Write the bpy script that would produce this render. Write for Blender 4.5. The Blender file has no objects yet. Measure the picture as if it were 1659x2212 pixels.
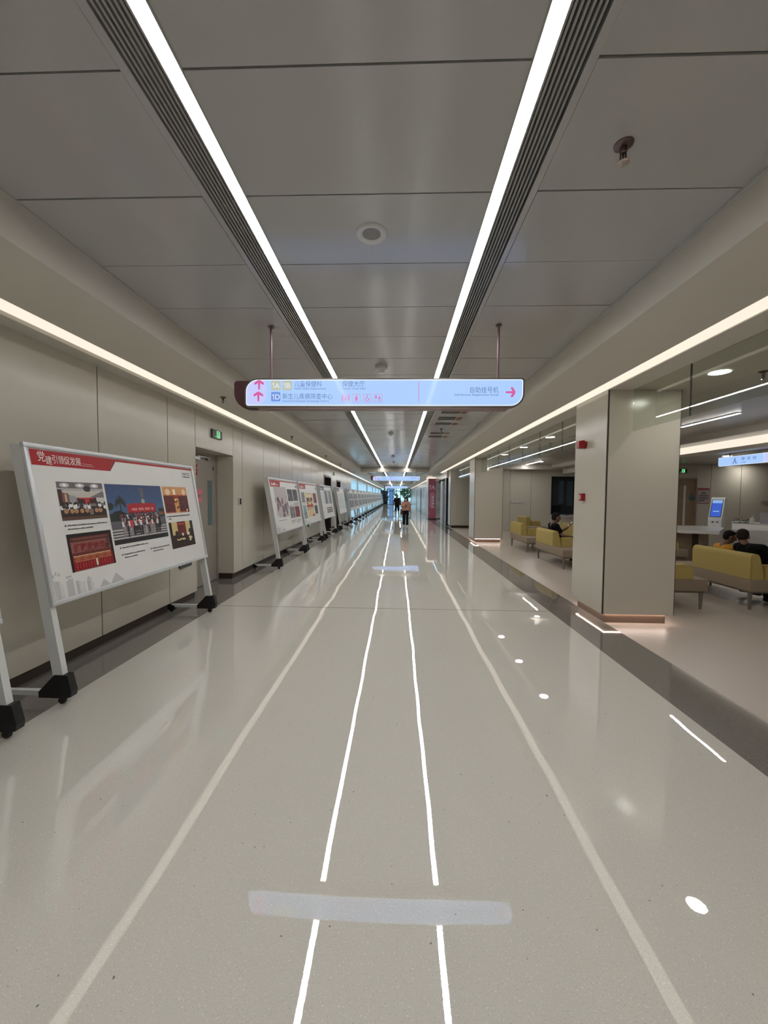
import bpy, bmesh, math, random
import numpy as np
from mathutils import Vector, Matrix

random.seed(7)
RNG = np.random.default_rng(11)
S = bpy.context.scene
C = S.collection
PI = math.pi

# ------------------------------------------------------------------ camera
F_PX, HC = 850.0, 1.49
VPX, VPY, ROLL = 858.0, 1071.0, 0.0095
yc = Vector(((VPX-829.5)/F_PX, -(VPY-1106)/F_PX, -1)).normalized()
zc = Vector((math.sin(ROLL), math.cos(ROLL), 0)); zc = (zc - yc*yc.dot(zc)).normalized()
xc = yc.cross(zc)
cam = bpy.data.cameras.new('camera'); cam.sensor_fit = 'VERTICAL'; cam.sensor_height = 36
cam.lens = 36*F_PX/2212; cam.clip_start = .05; cam.clip_end = 300
co = bpy.data.objects.new('camera', cam); C.objects.link(co)
co.matrix_world = Matrix.Translation((0, 0, HC)) @ Matrix((xc, yc, zc)).to_4x4()
S.camera = co

# ------------------------------------------------------------------ view, sky, light levels
S.view_settings.view_transform = 'Standard'; S.view_settings.look = 'None'
S.view_settings.gamma = 1; S.view_settings.use_curve_mapping = False
S.view_settings.exposure = 0.0
W = bpy.data.worlds.new('sky'); S.world = W; W.use_nodes = True
wb = W.node_tree.nodes['Background']
wb.inputs[0].default_value = (.48, .74, .92, 1); wb.inputs[1].default_value = 1.7
LED = 35.0          # corridor LED strips
COVE = .98          # warm cove faces
DOWN = 82.0         # waiting area downlights
LINE = 75.0          # waiting area linear lights
PLINTH = 20.0        # LED under the pillars
SIGN = 1.05         # backlit signs

# ------------------------------------------------------------------ materials
def srgb(r, g, b):
    f = lambda c: (c/255/12.92) if c/255 <= .04045 else ((c/255+.055)/1.055)**2.4
    return (f(r), f(g), f(b), 1)
def mat(name, col, rough=.5, metal=0., spec=.5, coat=0., bump=None, mott=None):
    m = bpy.data.materials.new(name); m.use_nodes = True
    nt = m.node_tree; b = nt.nodes['Principled BSDF']
    b.inputs['Base Color'].default_value = col if len(col) == 4 else (*col, 1)
    b.inputs['Roughness'].default_value = rough; b.inputs['Metallic'].default_value = metal
    b.inputs['Specular IOR Level'].default_value = spec
    b.inputs['Coat Weight'].default_value = coat; b.inputs['Coat Roughness'].default_value = .06
    if mott or bump:
        tc = nt.nodes.new('ShaderNodeTexCoord')
    if mott:                       # mott = (scale, amount): fine mottling of the base colour
        n = nt.nodes.new('ShaderNodeTexNoise'); n.inputs['Scale'].default_value = mott[0]; n.inputs['Detail'].default_value = 3
        r = nt.nodes.new('ShaderNodeMapRange'); r.inputs[3].default_value = 1-mott[1]; r.inputs[4].default_value = 1+mott[1]
        r.inputs[1].default_value = .3; r.inputs[2].default_value = .7
        x = nt.nodes.new('ShaderNodeVectorMath'); x.operation = 'SCALE'; x.inputs[0].default_value = tuple(col[:3])
        nt.links.new(tc.outputs['Object'], n.inputs['Vector']); nt.links.new(n.outputs['Fac'], r.inputs[0])
        nt.links.new(r.outputs[0], x.inputs['Scale']); nt.links.new(x.outputs[0], b.inputs['Base Color'])
    if bump:                       # bump = [(scale, distance), ...]
        prev = None
        for sc_, d in bump:
            n = nt.nodes.new('ShaderNodeTexNoise'); n.inputs['Scale'].default_value = sc_; n.inputs['Detail'].default_value = .6
            bp = nt.nodes.new('ShaderNodeBump'); bp.inputs['Strength'].default_value = 1; bp.inputs['Distance'].default_value = d
            nt.links.new(tc.outputs['Object'], n.inputs['Vector']); nt.links.new(n.outputs['Fac'], bp.inputs['Height'])
            if prev: nt.links.new(prev.outputs[0], bp.inputs['Normal'])
            prev = bp
        nt.links.new(prev.outputs[0], b.inputs['Normal'])
    return m
def emis(name, col, s, rough=.2, spec=.5):
    m = bpy.data.materials.new(name); m.use_nodes = True; nt = m.node_tree
    b = nt.nodes['Principled BSDF']; b.inputs['Base Color'].default_value = (.05, .05, .05, 1)
    b.inputs['Emission Color'].default_value = col if len(col) == 4 else (*col, 1)
    b.inputs['Emission Strength'].default_value = s; b.inputs['Roughness'].default_value = rough; b.inputs['Specular IOR Level'].default_value = spec
    return m
def terrazzo(name, col, dark, lite, rough, wav, grain, ior=1.5):
    m = mat(name, col, rough, bump=[(1.5, wav), (170, grain)])
    nt = m.node_tree; b = nt.nodes['Principled BSDF']; b.inputs['IOR'].default_value = ior
    tc = nt.nodes.new('ShaderNodeTexCoord')
    def ramp(scale, lo, hi):
        n = nt.nodes.new('ShaderNodeTexNoise'); n.inputs['Scale'].default_value = scale; n.inputs['Detail'].default_value = 1.5
        r = nt.nodes.new('ShaderNodeMapRange'); r.inputs[1].default_value = lo; r.inputs[2].default_value = hi
        nt.links.new(tc.outputs['Object'], n.inputs['Vector']); nt.links.new(n.outputs['Fac'], r.inputs[0]); return r
    def mix(fac, a, c2):
        x = nt.nodes.new('ShaderNodeMix'); x.data_type = 'RGBA'
        nt.links.new(fac.outputs[0], x.inputs['Factor'])
        if hasattr(a, 'outputs'): nt.links.new(a.outputs['Result'], x.inputs['A'])
        else: x.inputs['A'].default_value = a
        x.inputs['B'].default_value = c2; return x
    a = mix(ramp(240, .62, .68), col, dark)
    a = mix(ramp(150, .64, .70), a, lite)
    a = mix(ramp(52, .755, .77), a, tuple(c*.35 for c in col[:3])+(1,))
    nt.links.new(a.outputs['Result'], b.inputs['Base Color'])
    return m
def glass(name, tint, refl=1.0):
    m = bpy.data.materials.new(name); m.use_nodes = True; nt = m.node_tree
    nt.nodes.remove(nt.nodes['Principled BSDF']); out = nt.nodes['Material Output']
    lw = nt.nodes.new('ShaderNodeLayerWeight'); lw.inputs['Blend'].default_value = .5
    pw = nt.nodes.new('ShaderNodeMath'); pw.operation = 'POWER'; pw.inputs[1].default_value = 4.2
    fr = nt.nodes.new('ShaderNodeMath'); fr.operation = 'MULTIPLY_ADD'; fr.inputs[1].default_value = .92; fr.inputs[2].default_value = .045; fr.use_clamp = True
    nt.links.new(lw.outputs['Facing'], pw.inputs[0]); nt.links.new(pw.outputs[0], fr.inputs[0])
    t = nt.nodes.new('ShaderNodeBsdfTransparent'); t.inputs[0].default_value = (*tint, 1)
    g = nt.nodes.new('ShaderNodeBsdfGlossy'); g.inputs['Roughness'].default_value = .01; g.inputs[0].default_value = (refl, refl, refl, 1)
    mx = nt.nodes.new('ShaderNodeMixShader')
    nt.links.new(fr.outputs[0], mx.inputs[0]); nt.links.new(t.outputs[0], mx.inputs[1]); nt.links.new(g.outputs[0], mx.inputs[2])
    nt.links.new(mx.outputs[0], out.inputs['Surface']); return m
def frosted(name):
    m = bpy.data.materials.new(name); m.use_nodes = True; nt = m.node_tree
    nt.nodes.remove(nt.nodes['Principled BSDF']); out = nt.nodes['Material Output']
    t = nt.nodes.new('ShaderNodeBsdfTranslucent'); t.inputs[0].default_value = (.88, .95, .98, 1)
    g = nt.nodes.new('ShaderNodeBsdfGlossy'); g.inputs['Roughness'].default_value = .15
    mx = nt.nodes.new('ShaderNodeMixShader'); mx.inputs[0].default_value = .06
    nt.links.new(t.outputs[0], mx.inputs[1]); nt.links.new(g.outputs[0], mx.inputs[2]); nt.links.new(mx.outputs[0], out.inputs['Surface']); return m
def vcol(name, rough=.45):
    m = mat(name, (.5, .5, .5), rough, spec=.35); nt = m.node_tree
    a = nt.nodes.new('ShaderNodeVertexColor'); a.layer_name = 'Col'
    nt.links.new(a.outputs[0], nt.nodes['Principled BSDF'].inputs['Base Color']); return m

M = dict(
    floor=terrazzo('polished_pale_terrazzo', (.56, .54, .49, 1), (.42, .40, .36, 1), (.70, .68, .63, 1), .008, .0026, .000006, ior=2.15),
    band=terrazzo('dark_grey_terrazzo', (.17, .155, .14, 1), (.10, .09, .08, 1), (.36, .34, .31, 1), .05, .0012, .00001, ior=1.8),
    matte=terrazzo('beige_terrazzo', (.50, .435, .385, 1), (.38, .33, .29, 1), (.60, .55, .50, 1), .30, .001, .00003),
    grout=mat('grout', (.06, .055, .05), .6),
    panel=mat('beige_wall_panel', (.55, .515, .442), .20, bump=[(1.2, .0015)]),
    backing=mat('brown_reveal', (.035, .018, .014), .6),
    base=mat('dark_brown_skirting', (.040, .026, .018), .4),
    ceil=mat('grey_metal_ceiling', (.43, .425, .415), .18, spec=.7, bump=[(1.6, .0016)]),
    ceilgap=mat('ceiling_gap', (.05, .05, .05), .7),
    soffit=mat('painted_plaster', (.62, .585, .52), .55),
    soffit_in=mat('waiting_plaster', (.50, .47, .42), .3),
    led=emis('led_diffuser', (1, .985, .96), LED),
    cove=emis('warm_cove', srgb(255, 243, 224), COVE),
    grille=mat('grey_grille', (.34, .335, .32), .45), black=mat('black_plastic', (.006, .006, .006), .5),
    slot=mat('dark_slot', (.008, .008, .01), .7),
    alu=mat('silver_aluminium', (.58, .60, .62), .35, metal=.35), alu2=mat('pale_grey_post', (.62, .63, .62), .4, metal=.15),
    poster=mat('poster_white', (.70, .69, .675), .35, mott=(3, .02)), print_=vcol('printed_photo'),
    red=mat('poster_red', srgb(165, 14, 28), .45, spec=.3), white=mat('white_print', (.8, .78, .74), .5), ink=mat('dark_ink', (.03, .03, .035), .5),
    grey_ink=mat('grey_ink', (.47, .46, .46), .5), redtext=mat('dark_red_ink', srgb(122, 14, 22), .5), slate=mat('slate_header', srgb(78, 78, 98), .5),
    door=mat('taupe_door', (.30, .265, .235), .35), doorf=mat('taupe_frame', (.34, .31, .28), .35, metal=.2),
    teal=mat('frosted_teal_glass', (.11, .17, .175), .15), steel=mat('steel', (.5, .5, .5), .3, metal=1),
    darkgrey=mat('dark_grey_metal', (.06, .065, .065), .4), pink=mat('pink_paper', srgb(214, 128, 140), .6),
    exit=emis('exit_green', srgb(120, 235, 150), .9), exitd=mat('exit_icon_dark', (.01, .05, .02), .5),
    sign=emis('sign_blue', srgb(166, 200, 252), SIGN, .07, .05), signe=emis('sign_rim', srgb(232, 244, 255), 1.05),
    signl=emis('sign_lilac', srgb(196, 202, 250), 1.0),
    frame=mat('sign_frame_grey', (.13, .115, .11), .35, metal=.3), maroon=mat('maroon_back', srgb(84, 52, 56), .45), mauve=mat('mauve_underside', srgb(128, 104, 104), .4),
    rod=mat('mauve_rod', srgb(128, 100, 108), .35, metal=.3),
    navy=emis('sign_text_blue', srgb(92, 122, 176), .9), magenta=emis('sign_magenta', srgb(222, 84, 160), .9),
    badgey=emis('badge_yellow', srgb(196, 198, 176), .9), badgeb=emis('badge_blue', srgb(110, 150, 232), .9), badgew=emis('badge_white', srgb(226, 236, 250), .95),
    glass=glass('clear_glass', (.86, .89, .85), .95), frost=frosted('frosted_window_film'), winglass=glass('window_glass', (.9, .96, .98)),
    down=emis('downlight', (1, .97, .90), DOWN), line=emis('linear_led', (1, .98, .95), LINE), plinthled=emis('plinth_led', srgb(255, 230, 214), PLINTH),
    brown=mat('brown_plinth', (.20, .135, .10), .4), wood=mat('wood_veneer', (.30, .21, .14), .45, mott=(6, .15)),
    yellow=mat('yellow_fabric', (.42, .32, .105), .85, mott=(120, .12)), taupe=mat('taupe_leather', (.26, .205, .145), .5), legm=mat('grey_wood_leg', (.16, .145, .115), .5),
    solid=mat('white_solid_surface', (.66, .65, .63), .25), kiosk=mat('white_plastic', (.72, .72, .73), .3), screen=emis('screen_blue', srgb(52, 96, 210), .8), screenb=emis('screen_pale', srgb(150, 190, 245), .8), bezel=mat('black_bezel', (.01, .012, .02), .2),
    fire=mat('fire_red', srgb(150, 12, 22), .3), firew=mat('call_point_white', (.7, .66, .62), .4),
    chrome=mat('chrome', (.55, .5, .48), .12, metal=1), bronze=mat('sprinkler_bronze', (.14, .10, .09), .3, metal=.8), offw=mat('white_device', (.62, .62, .62), .4),
    mesh=mat('speaker_mesh', (.24, .235, .23), .6), darkwood=mat('dark_brown_frame', (.035, .022, .018), .35),
    vent=mat('vent_dark', (.10, .095, .085), .7, spec=.1), copper=mat('copper_panel', (.26, .13, .07), .6, spec=.1),
    pinkband=mat('rose_sign', srgb(170, 88, 106), .4), marble=mat('grey_marble', (.42, .42, .41), .2, mott=(2.5, .25)), silver=mat('silver_lettering', (.72, .68, .70), .3),
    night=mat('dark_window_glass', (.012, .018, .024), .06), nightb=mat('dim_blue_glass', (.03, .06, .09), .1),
    leaf=mat('plant_green', (.02, .06, .015), .5), foliage=mat('foliage', (.05, .13, .04), .8, mott=(1.5, .6)), pave=mat('paving', (.6, .6, .58), .8), bluewall=mat('pale_blue_wall', (.16, .26, .52), .6),
    skin=mat('skin', (.30, .155, .10), .5), skind=mat('tanned_skin', (.17, .085, .055), .5), hair=mat('black_hair', (.006, .005, .005), .75, spec=.2), buzz=mat('cropped_hair', (.022, .013, .011), .8, spec=.2),
    blacktee=mat('black_cotton', (.005, .005, .006), .9, spec=.12), navycloth=mat('navy_cloth', (.010, .011, .017), .9, spec=.12), salmon=mat('salmon_cotton', (.50, .24, .17), .85), amber=mat('amber_cotton', (.55, .27, .025), .85, mott=(60, .2)),
    mask=mat('pale_face_mask', (.55, .58, .60), .7), shoe=mat('white_shoe', (.6, .6, .58), .5), bshoe=mat('black_shoe', (.006, .006, .007), .6), bag=mat('brown_bag', (.09, .025, .022), .5),
    bottle=mat('white_bottle', (.72, .71, .68), .3), acrylic=mat('leaflet_lilac', (.46, .44, .48), .3), notice=mat('notice_pale', (.42, .36, .37), .5), noticer=mat('notice_rose', srgb(150, 70, 80), .5),
)

# ------------------------------------------------------------------ mesh building
class MB:
    def __init__(s): s.v = []; s.f = []; s.m = []; s.mats = []
    def mi(s, m):
        if m not in s.mats: s.mats.append(m)
        return s.mats.index(m)
    def add(s, vs, fs, m=None, T=None):
        o = len(s.v); vs = [Vector(v) for v in vs]
        if T is not None: vs = [T @ v for v in vs]
        s.v += [tuple(v) for v in vs]; s.f += [tuple(i+o for i in f) for f in fs]; s.m += [m]*len(fs); return s
    def box(s, x0, x1, y0, y1, z0, z1, m=None, T=None):
        vs = [(x, y, z) for z in (z0, z1) for y in (y0, y1) for x in (x0, x1)]
        fs = [(0, 2, 3, 1), (4, 5, 7, 6), (0, 1, 5, 4), (2, 6, 7, 3), (0, 4, 6, 2), (1, 3, 7, 5)]
        return s.add(vs, fs, m, T)
    def bbox(s, x0, x1, y0, y1, z0, z1, r=.01, seg=2, m=None, T=None):   # bevelled box
        bm = bmesh.new(); bmesh.ops.create_cube(bm, size=1)
        for v in bm.verts: v.co = (x0+(v.co.x+.5)*(x1-x0), y0+(v.co.y+.5)*(y1-y0), z0+(v.co.z+.5)*(z1-z0))
        bmesh.ops.bevel(bm, geom=bm.edges[:], offset=r, segments=seg, affect='EDGES', profile=.5)
        return s.frombm(bm, m, T)
    def frombm(s, bm, m=None, T=None):
        bm.verts.index_update(); vs = [v.co.copy() for v in bm.verts]; fs = [tuple(v.index for v in f.verts) for f in bm.faces]; bm.free()
        return s.add(vs, fs, m, T)
    def prism(s, poly, a, b, axis='y', m=None, T=None):
        n = len(poly); k = {'x': lambda p, t: (t, p[0], p[1]), 'y': lambda p, t: (p[0], t, p[1]), 'z': lambda p, t: (p[0], p[1], t)}[axis]
        vs = [k(p, a) for p in poly]+[k(p, b) for p in poly]
        fs = [tuple(range(n))[::-1], tuple(range(n, 2*n))]+[(i, (i+1) % n, n+(i+1) % n, n+i) for i in range(n)]
        return s.add(vs, fs, m, T)
    def lathe(s, prof, n=20, m=None, T=None, cap=True):
        vs = []; fs = []
        for r, z in prof: vs += [(r*math.cos(2*PI*i/n), r*math.sin(2*PI*i/n), z) for i in range(n)]
        for j in range(len(prof)-1): fs += [(j*n+i, j*n+(i+1) % n, (j+1)*n+(i+1) % n, (j+1)*n+i) for i in range(n)]
        if cap: fs += [tuple(range(n))[::-1], tuple(range((len(prof)-1)*n, len(prof)*n))]
        return s.add(vs, fs, m, T)
    def tube(s, a, b, r, r2=None, n=10, m=None):
        a = Vector(a); b = Vector(b); d = b-a; L = d.length
        T = Matrix.Translation(a) @ d.to_track_quat('Z', 'Y').to_matrix().to_4x4()
        return s.lathe([(r, 0), (r2 if r2 is not None else r, L)], n, m, T)
    def caps(s, a, b, r, r2=None, n=12):       # capsule for bodies
        r2 = r if r2 is None else r2
        a = Vector(a); b = Vector(b); d = b-a; L = max(d.length, 1e-5)
        T = Matrix.Translation(a) @ d.to_track_quat('Z', 'Y').to_matrix().to_4x4()
        p = [(max(r*math.sin(t), 1e-4), -r*math.cos(t)) for t in (0.02, .5, 1.05, PI/2)]
        p += [(max(r2*math.sin(t), 1e-4), L+r2*math.cos(t)) for t in (PI/2, 1.05, .5, .02)]
        return s.lathe(p, n, None, T)
    def ell(s, c, rx, ry, rz, n=16, T=None):
        p = [(max(math.sin(t), 1e-4), -math.cos(t)) for t in np.linspace(.02, PI-.02, 11)]
        Q = Matrix.Translation(c) @ (T if T is not None else Matrix.Identity(4)) @ Matrix.Diagonal((rx, ry, rz, 1))
        return s.lathe(p, n, None, Q)
    def mesh(s, name):
        me = bpy.data.meshes.new(name); me.from_pydata(s.v, [], s.f); return me
    def build(s, name, m, parent=None, smooth=False, fixn=True, **tags):
        me = s.mesh(name)
        mats = []
        for x in s.m:
            x = x or m
            if x not in mats: mats.append(x)
        for x in mats: me.materials.append(M[x])
        me.polygons.foreach_set('material_index', [mats.index(x or m) for x in s.m])
        if fixn:
            bm = bmesh.new(); bm.from_mesh(me); bmesh.ops.recalc_face_normals(bm, faces=bm.faces[:]); bm.to_mesh(me); bm.free()
        if smooth: me.polygons.foreach_set('use_smooth', [True]*len(me.polygons)); me.set_sharp_from_angle(angle=math.radians(smooth if smooth > 1 else 40))
        o = bpy.data.objects.new(name, me); C.objects.link(o)
        if parent is not None: o.parent = parent
        for k, v in tags.items(): o[k] = v
        return o
def tag(o, label, cat, group=None):
    o['label'] = label; o['category'] = cat
    if group: o['group'] = group
    return o
def thing(name, label, cat, loc=(0, 0, 0), rz=0, group=None):
    o = bpy.data.objects.new(name, None); o.empty_display_size = .1; C.objects.link(o)
    o.location = loc; o.rotation_euler = (0, 0, rz); return tag(o, label, cat, group)
def dup(root, loc, rz=None, label=None, group=None):
    def cp(o, parent):
        c = o.copy(); C.objects.link(c)
        if parent is not None: c.parent = parent
        for ch in list(kids.get(o, [])): cp(ch, c)
        return c
    kids = {}
    for o in list(root.children_recursive): kids.setdefault(o.parent, []).append(o)
    r = cp(root, None); r.location = loc
    if rz is not None: r.rotation_euler = (0, 0, rz)
    if label: r['label'] = label
    if group: r['group'] = group
    return r
def struct(o): o['kind'] = 'structure'; return o
def frame_T(o, u, v):                    # matrix: local x->u, y->v, z->u x v, at o
    u = Vector(u).normalized(); v = Vector(v).normalized(); w = u.cross(v)
    return Matrix.Translation(o) @ Matrix((u, v, w)).transposed().to_4x4()
_tc = {}
def text(mb, body, size, T, align='LEFT', m=None, bold=0., sx=1.):
    """flat lettering added to mb; baseline-left at the origin of T"""
    key = (body, align, bold)
    if key not in _tc:
        c = bpy.data.curves.new('t', 'FONT'); c.body = body; c.size = 1; c.align_x = align; c.offset = bold; c.resolution_u = 3
        o = bpy.data.objects.new('t', c); C.objects.link(o)
        dg = bpy.context.evaluated_depsgraph_get(); me = bpy.data.meshes.new_from_object(o.evaluated_get(dg))
        _tc[key] = ([v.co.copy() for v in me.vertices], [tuple(p.vertices) for p in me.polygons])
        bpy.data.objects.remove(o); bpy.data.curves.remove(c); bpy.data.meshes.remove(me)
    vs, fs = _tc[key]
    return mb.add([(v.x*size*sx, v.y*size, 0) for v in vs], fs, m, T)
def one_x(mb, ch, size, T, bold=.0):
    """'1' with a flag, then the letter ch, centred on the origin of T"""
    h = size*.72; w = size*.10; x = -size*.40
    poly2(mb, [(x, 0), (x+w, 0), (x+w, h), (x+w*.25, h), (x-size*.17, h*.80), (x-size*.17, h*.66), (x, h*.78)], T)
    text(mb, ch, size, T @ Matrix.Translation((-size*.20, 0, 0)), 'LEFT', None, bold)
def rect(mb, x0, x1, y0, y1, T, z=0., m=None): return mb.add([(x0, y0, z), (x1, y0, z), (x1, y1, z), (x0, y1, z)], [(0, 1, 2, 3)], m, T)
def poly2(mb, pts, T, z=0., m=None): return mb.add([(p[0], p[1], z) for p in pts], [tuple(range(len(pts)))], m, T)
def rrect(x0, x1, y0, y1, rbl, rbr, rtr, rtl, n=10):
    P = []
    for cx, cy, r, a in ((x0+rbl, y0+rbl, rbl, PI), (x1-rbr, y0+rbr, rbr, 1.5*PI), (x1-rtr, y1-rtr, rtr, 0), (x0+rtl, y1-rtl, rtl, .5*PI)):
        P += [(cx+r*math.cos(a+t*PI/2/n), cy+r*math.sin(a+t*PI/2/n)) for t in range(n+1)]
    return P
def photo(name, arr, w, h, T, parent, x0, y0, z=.001):
    """a printed picture: a grid whose faces carry the colours of arr (rows from the top)"""
    ny, nx, _ = arr.shape; mb = MB()
    xs = np.linspace(x0, x0+w, nx+1); ys = np.linspace(y0+h, y0, ny+1)
    vs = [(x, y, z) for y in ys for x in xs]; fs = [(j*(nx+1)+i, (j+1)*(nx+1)+i, (j+1)*(nx+1)+i+1, j*(nx+1)+i+1) for j in range(ny) for i in range(nx)]
    mb.add(vs, fs, None, T); o = mb.build(name, 'print_', parent, fixn=False)
    a = np.clip(arr.reshape(-1, 3), 0, 1); lin = np.where(a <= .04045, a/12.92, ((a+.055)/1.055)**2.4)
    col = np.ones((len(fs), 4, 4), dtype=np.float32); col[:, :, :3] = lin[:, None, :]
    at = o.data.color_attributes.new('Col', 'FLOAT_COLOR', 'CORNER'); at.data.foreach_set('color', col.ravel()); return o

# ------------------------------------------------------------------ setting: floor
Y0, Y1 = -6.0, 69.0
XL, XR = -2.39, 2.0
fl = struct(MB().box(XL, XR, Y0, Y1, -.05, 0).build('floor', 'floor'))
MB().box(-3.3, XL, Y0, Y1, -.05, 0).box(XR, 2.485, Y0, Y1, -.05, 0).build('floor_border', 'band', fl)
MB().box(2.485, 13, Y0, 19.5, -.05, 0).box(2.485, 5, 19.5, Y1, -.05, 0).build('waiting_area_floor', 'matte', fl)
MB().box(XL, XR, 5.135, 5.147, -.01, .0006).build('floor_joint', 'grout', fl)

# ------------------------------------------------------------------ setting: ceiling
ZC, ZS, ZL = 3.025, 2.79, 2.728
gap = .004
cb = MB(); seg = [(-2.010, -1.022), (-.795, .463), (.690, 1.690)]
ys = [1.463+.6015*k for k in range(-13, 115)]
beams = [(21.6, 22.0), (46.0, 46.4), (66.5, 69.5)]
for y in ys:
    y1 = y+.6015
    if any(a-.6 < y < b for a, b in beams) or y > Y1: continue
    for a, b in seg:
        t1, t2, t3 = (random.uniform(-.0022, .0022) for _ in range(3)); z = ZC
        cb.add([(a, y+gap, z+t1), (b, y+gap, z+t2), (b, y1-gap, z+t3), (a, y1-gap, z+t1+t3-t2), (a, y+gap, z+.03), (b, y+gap, z+.03), (b, y1-gap, z+.03), (a, y1-gap, z+.03)],
               [(0, 3, 2, 1), (0, 1, 5, 4), (1, 2, 6, 5), (2, 3, 7, 6), (3, 0, 4, 7)])
for a, b in ((-1.020, -.985), (.655, .688)): cb.box(a, b, Y0, Y1, ZC, ZC+.03)
ce = struct(cb.build('ceiling', 'ceil'))
MB().box(-2.6, 2.4, Y0, Y1, ZC+.035, ZC+.1).build('ceiling_gap_backing', 'ceilgap', ce)
so = MB()
so.prism([(-2.013, ZS-.004), (-2.013, ZC+.03), (-2.10, ZC+.03), (-2.10, 2.83), (-2.598, 2.80), (-2.598, 2.757)], Y0, Y1, 'y')          # left fascia and soffit
so.box(-3.3, -2.702, Y0, Y1, 2.70, ZS+.06)
so.prism([(1.715, ZS-.004), (2.292, 2.752), (2.292, 2.80), (1.80, 2.83), (1.80, ZC+.03), (1.715, ZC+.03)], Y0, Y1, 'y')
so.box(2.419, 3.925, Y0, 25.3, ZL, ZS+.06).box(2.419, 5, 25.3, Y1, ZL, ZS+.06)
for a, b in beams: so.box(-2.012, 1.714, a, b, ZS, ZC+.03)
struct(so.build('trim_1', 'soffit', label_='x'))
struct(MB().box(1.690, 1.7145, Y0, Y1, ZC-.012, ZC+.03).box(-2.0125, -2.010, Y0, Y1, ZC-.004, ZC+.03).build('trim_2', 'ceil'))
for runs, prof, side in (([(Y0, 21.55), (21.8, Y1)], [(-2.60, 2.757), (-2.70, 2.729), (-2.70, 2.75), (-2.60, 2.775)], 'left wall'), ([(Y0, 21.4), (26.9, Y1)], [(2.294, 2.751), (2.417, 2.737), (2.417, 2.76), (2.294, 2.775)], 'right pillars')):
    for q, (a, b) in enumerate(runs):
        cv = MB(); n = int((b-a)/1.2)
        for i in range(n): cv.prism(prof, a+(b-a)*i/n, a+(b-a)*(i+1)/n, 'y')
        tag(cv.build('cove_light', 'cove'), 'warm glowing cove strip above the %s, %s' % (side, 'its long near run' if q == 0 else 'its far run beyond the ceiling beam'), 'light')

# ceiling LED strips and their slot grilles
for xx, gx, nm in (((-.855, -.798), (-.972, -.868), 'left'), ((.466, .523), (.537, .643), 'right')):
    for a, b, wh in ((Y0, 21.6, 'its near run'), (22.0, 46, 'its middle run past the beam'), (46.4, 66.5, 'its farthest run')):
        t = thing('linear_ceiling_light', 'white LED ceiling strip, %s one of the pair, %s' % (nm, wh), 'light', (0, 0, ZC)); n = max(1, int((b-a)/1.2)); dif = MB()
        for i in range(n): dif.box(xx[0], xx[1], a+(b-a)*i/n, a+(b-a)*(i+1)/n, .000, .006)
        dif.build('diffuser', 'led', t); MB().box(xx[0]-.008, xx[0]-.0005, a, b, -.003, .03).box(xx[1]+.0005, xx[1]+.008, a, b, -.003, .03).build('housing', 'grille', t)
        g = thing('slot_grille', 'dark slotted grille beside the %s ceiling light, %s' % (nm, wh), 'vent', (0, 0, ZC)); bl = MB(); n = 6; w = (gx[1]-gx[0])/(n-.4)
        for i in range(n): bl.box(gx[0]+i*w, gx[0]+i*w+w*.46, a, b, -.002, .028)
        bl.build('blade', 'grille', g); MB().box(gx[0]-.006, gx[1]+.006, a, b, .0285, .034).build('slot_backing', 'slot', g)

# ------------------------------------------------------------------ setting: left wall
XW = -2.87
def panels(mb, edges, z0, z1, x=XW, d=.04):
    for a, b in edges: mb.box(x-d, x, a+.0065, b-.0065, z0, z1)
wl = MB()
le = [(-5.9, -4.55), (-4.54, -3.37), (-3.37, -2.2), (-2.2, -1.03), (-1.03, .14), (.14, 1.31), (1.31, 2.535), (2.535, 3.705), (3.705, 4.85), (4.85, 5.525)]
panels(wl, le, .10, ZL); panels(wl, [(5.525, 6.815)], 2.175, ZL); panels(wl, [(6.815, 7.20)], .10, ZL)
y = 7.20; post = []
while y < 14.5: post.append((y, y+1.163)); y += 1.163
panels(wl, post, .10, ZL)                                             # up to 15.34
yd = post[-1][1]
panels(wl, [(yd, 17.0)], 2.29, ZL); panels(wl, [(17.0, 18.5)], .1, ZL); panels(wl, [(18.5, 19.8)], 2.22, ZL)
panels(wl, [(19.8, 20.9), (20.9, 22.1), (22.1, 23.2), (23.2, 24.3)], .1, ZL)
wl.box(-3.15, XW, 5.515, 5.53, .10, 2.18).box(-3.15, XW-.001, 6.81, 6.825, .10, 2.18).box(-3.15, XW, 5.525, 6.815, 2.165, 2.178)   # niche returns
wo = struct(wl.build('wall_left', 'panel'))
bk = MB().box(-3.2, XW-.041, Y0, 5.51, 0, ZL).box(-3.2, XW-.041, 6.83, yd, 0, ZL).box(-3.2, XW-.041, 17.0, 18.5, 0, ZL).box(-3.2, XW-.041, 19.8, 24.35, 0, ZL)
bk.box(-3.2, XW-.041, 5.51, 6.83, 2.18, ZL).box(-3.2, XW-.041, yd, 17, 2.29, ZL).box(-3.2, XW-.041, 18.5, 19.8, 2.22, ZL)
bk.box(-3.34, -3.22, 5.3, 7.1, 0, 2.4)
bk.build('wall_reveal', 'backing', wo)
bb = MB()
for a, b in ((Y0, 5.525), (6.815, yd), (17.0, 18.5), (19.8, 24.3)): bb.box(-2.93, -2.905, a, b, 0, .10)
bb.box(-3.15, -2.905, 6.8225, 6.84, 0, .1).box(-3.15, -2.905, 5.51, 5.522, 0, .1)
struct(bb.build('baseboard_left', 'base'))

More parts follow.
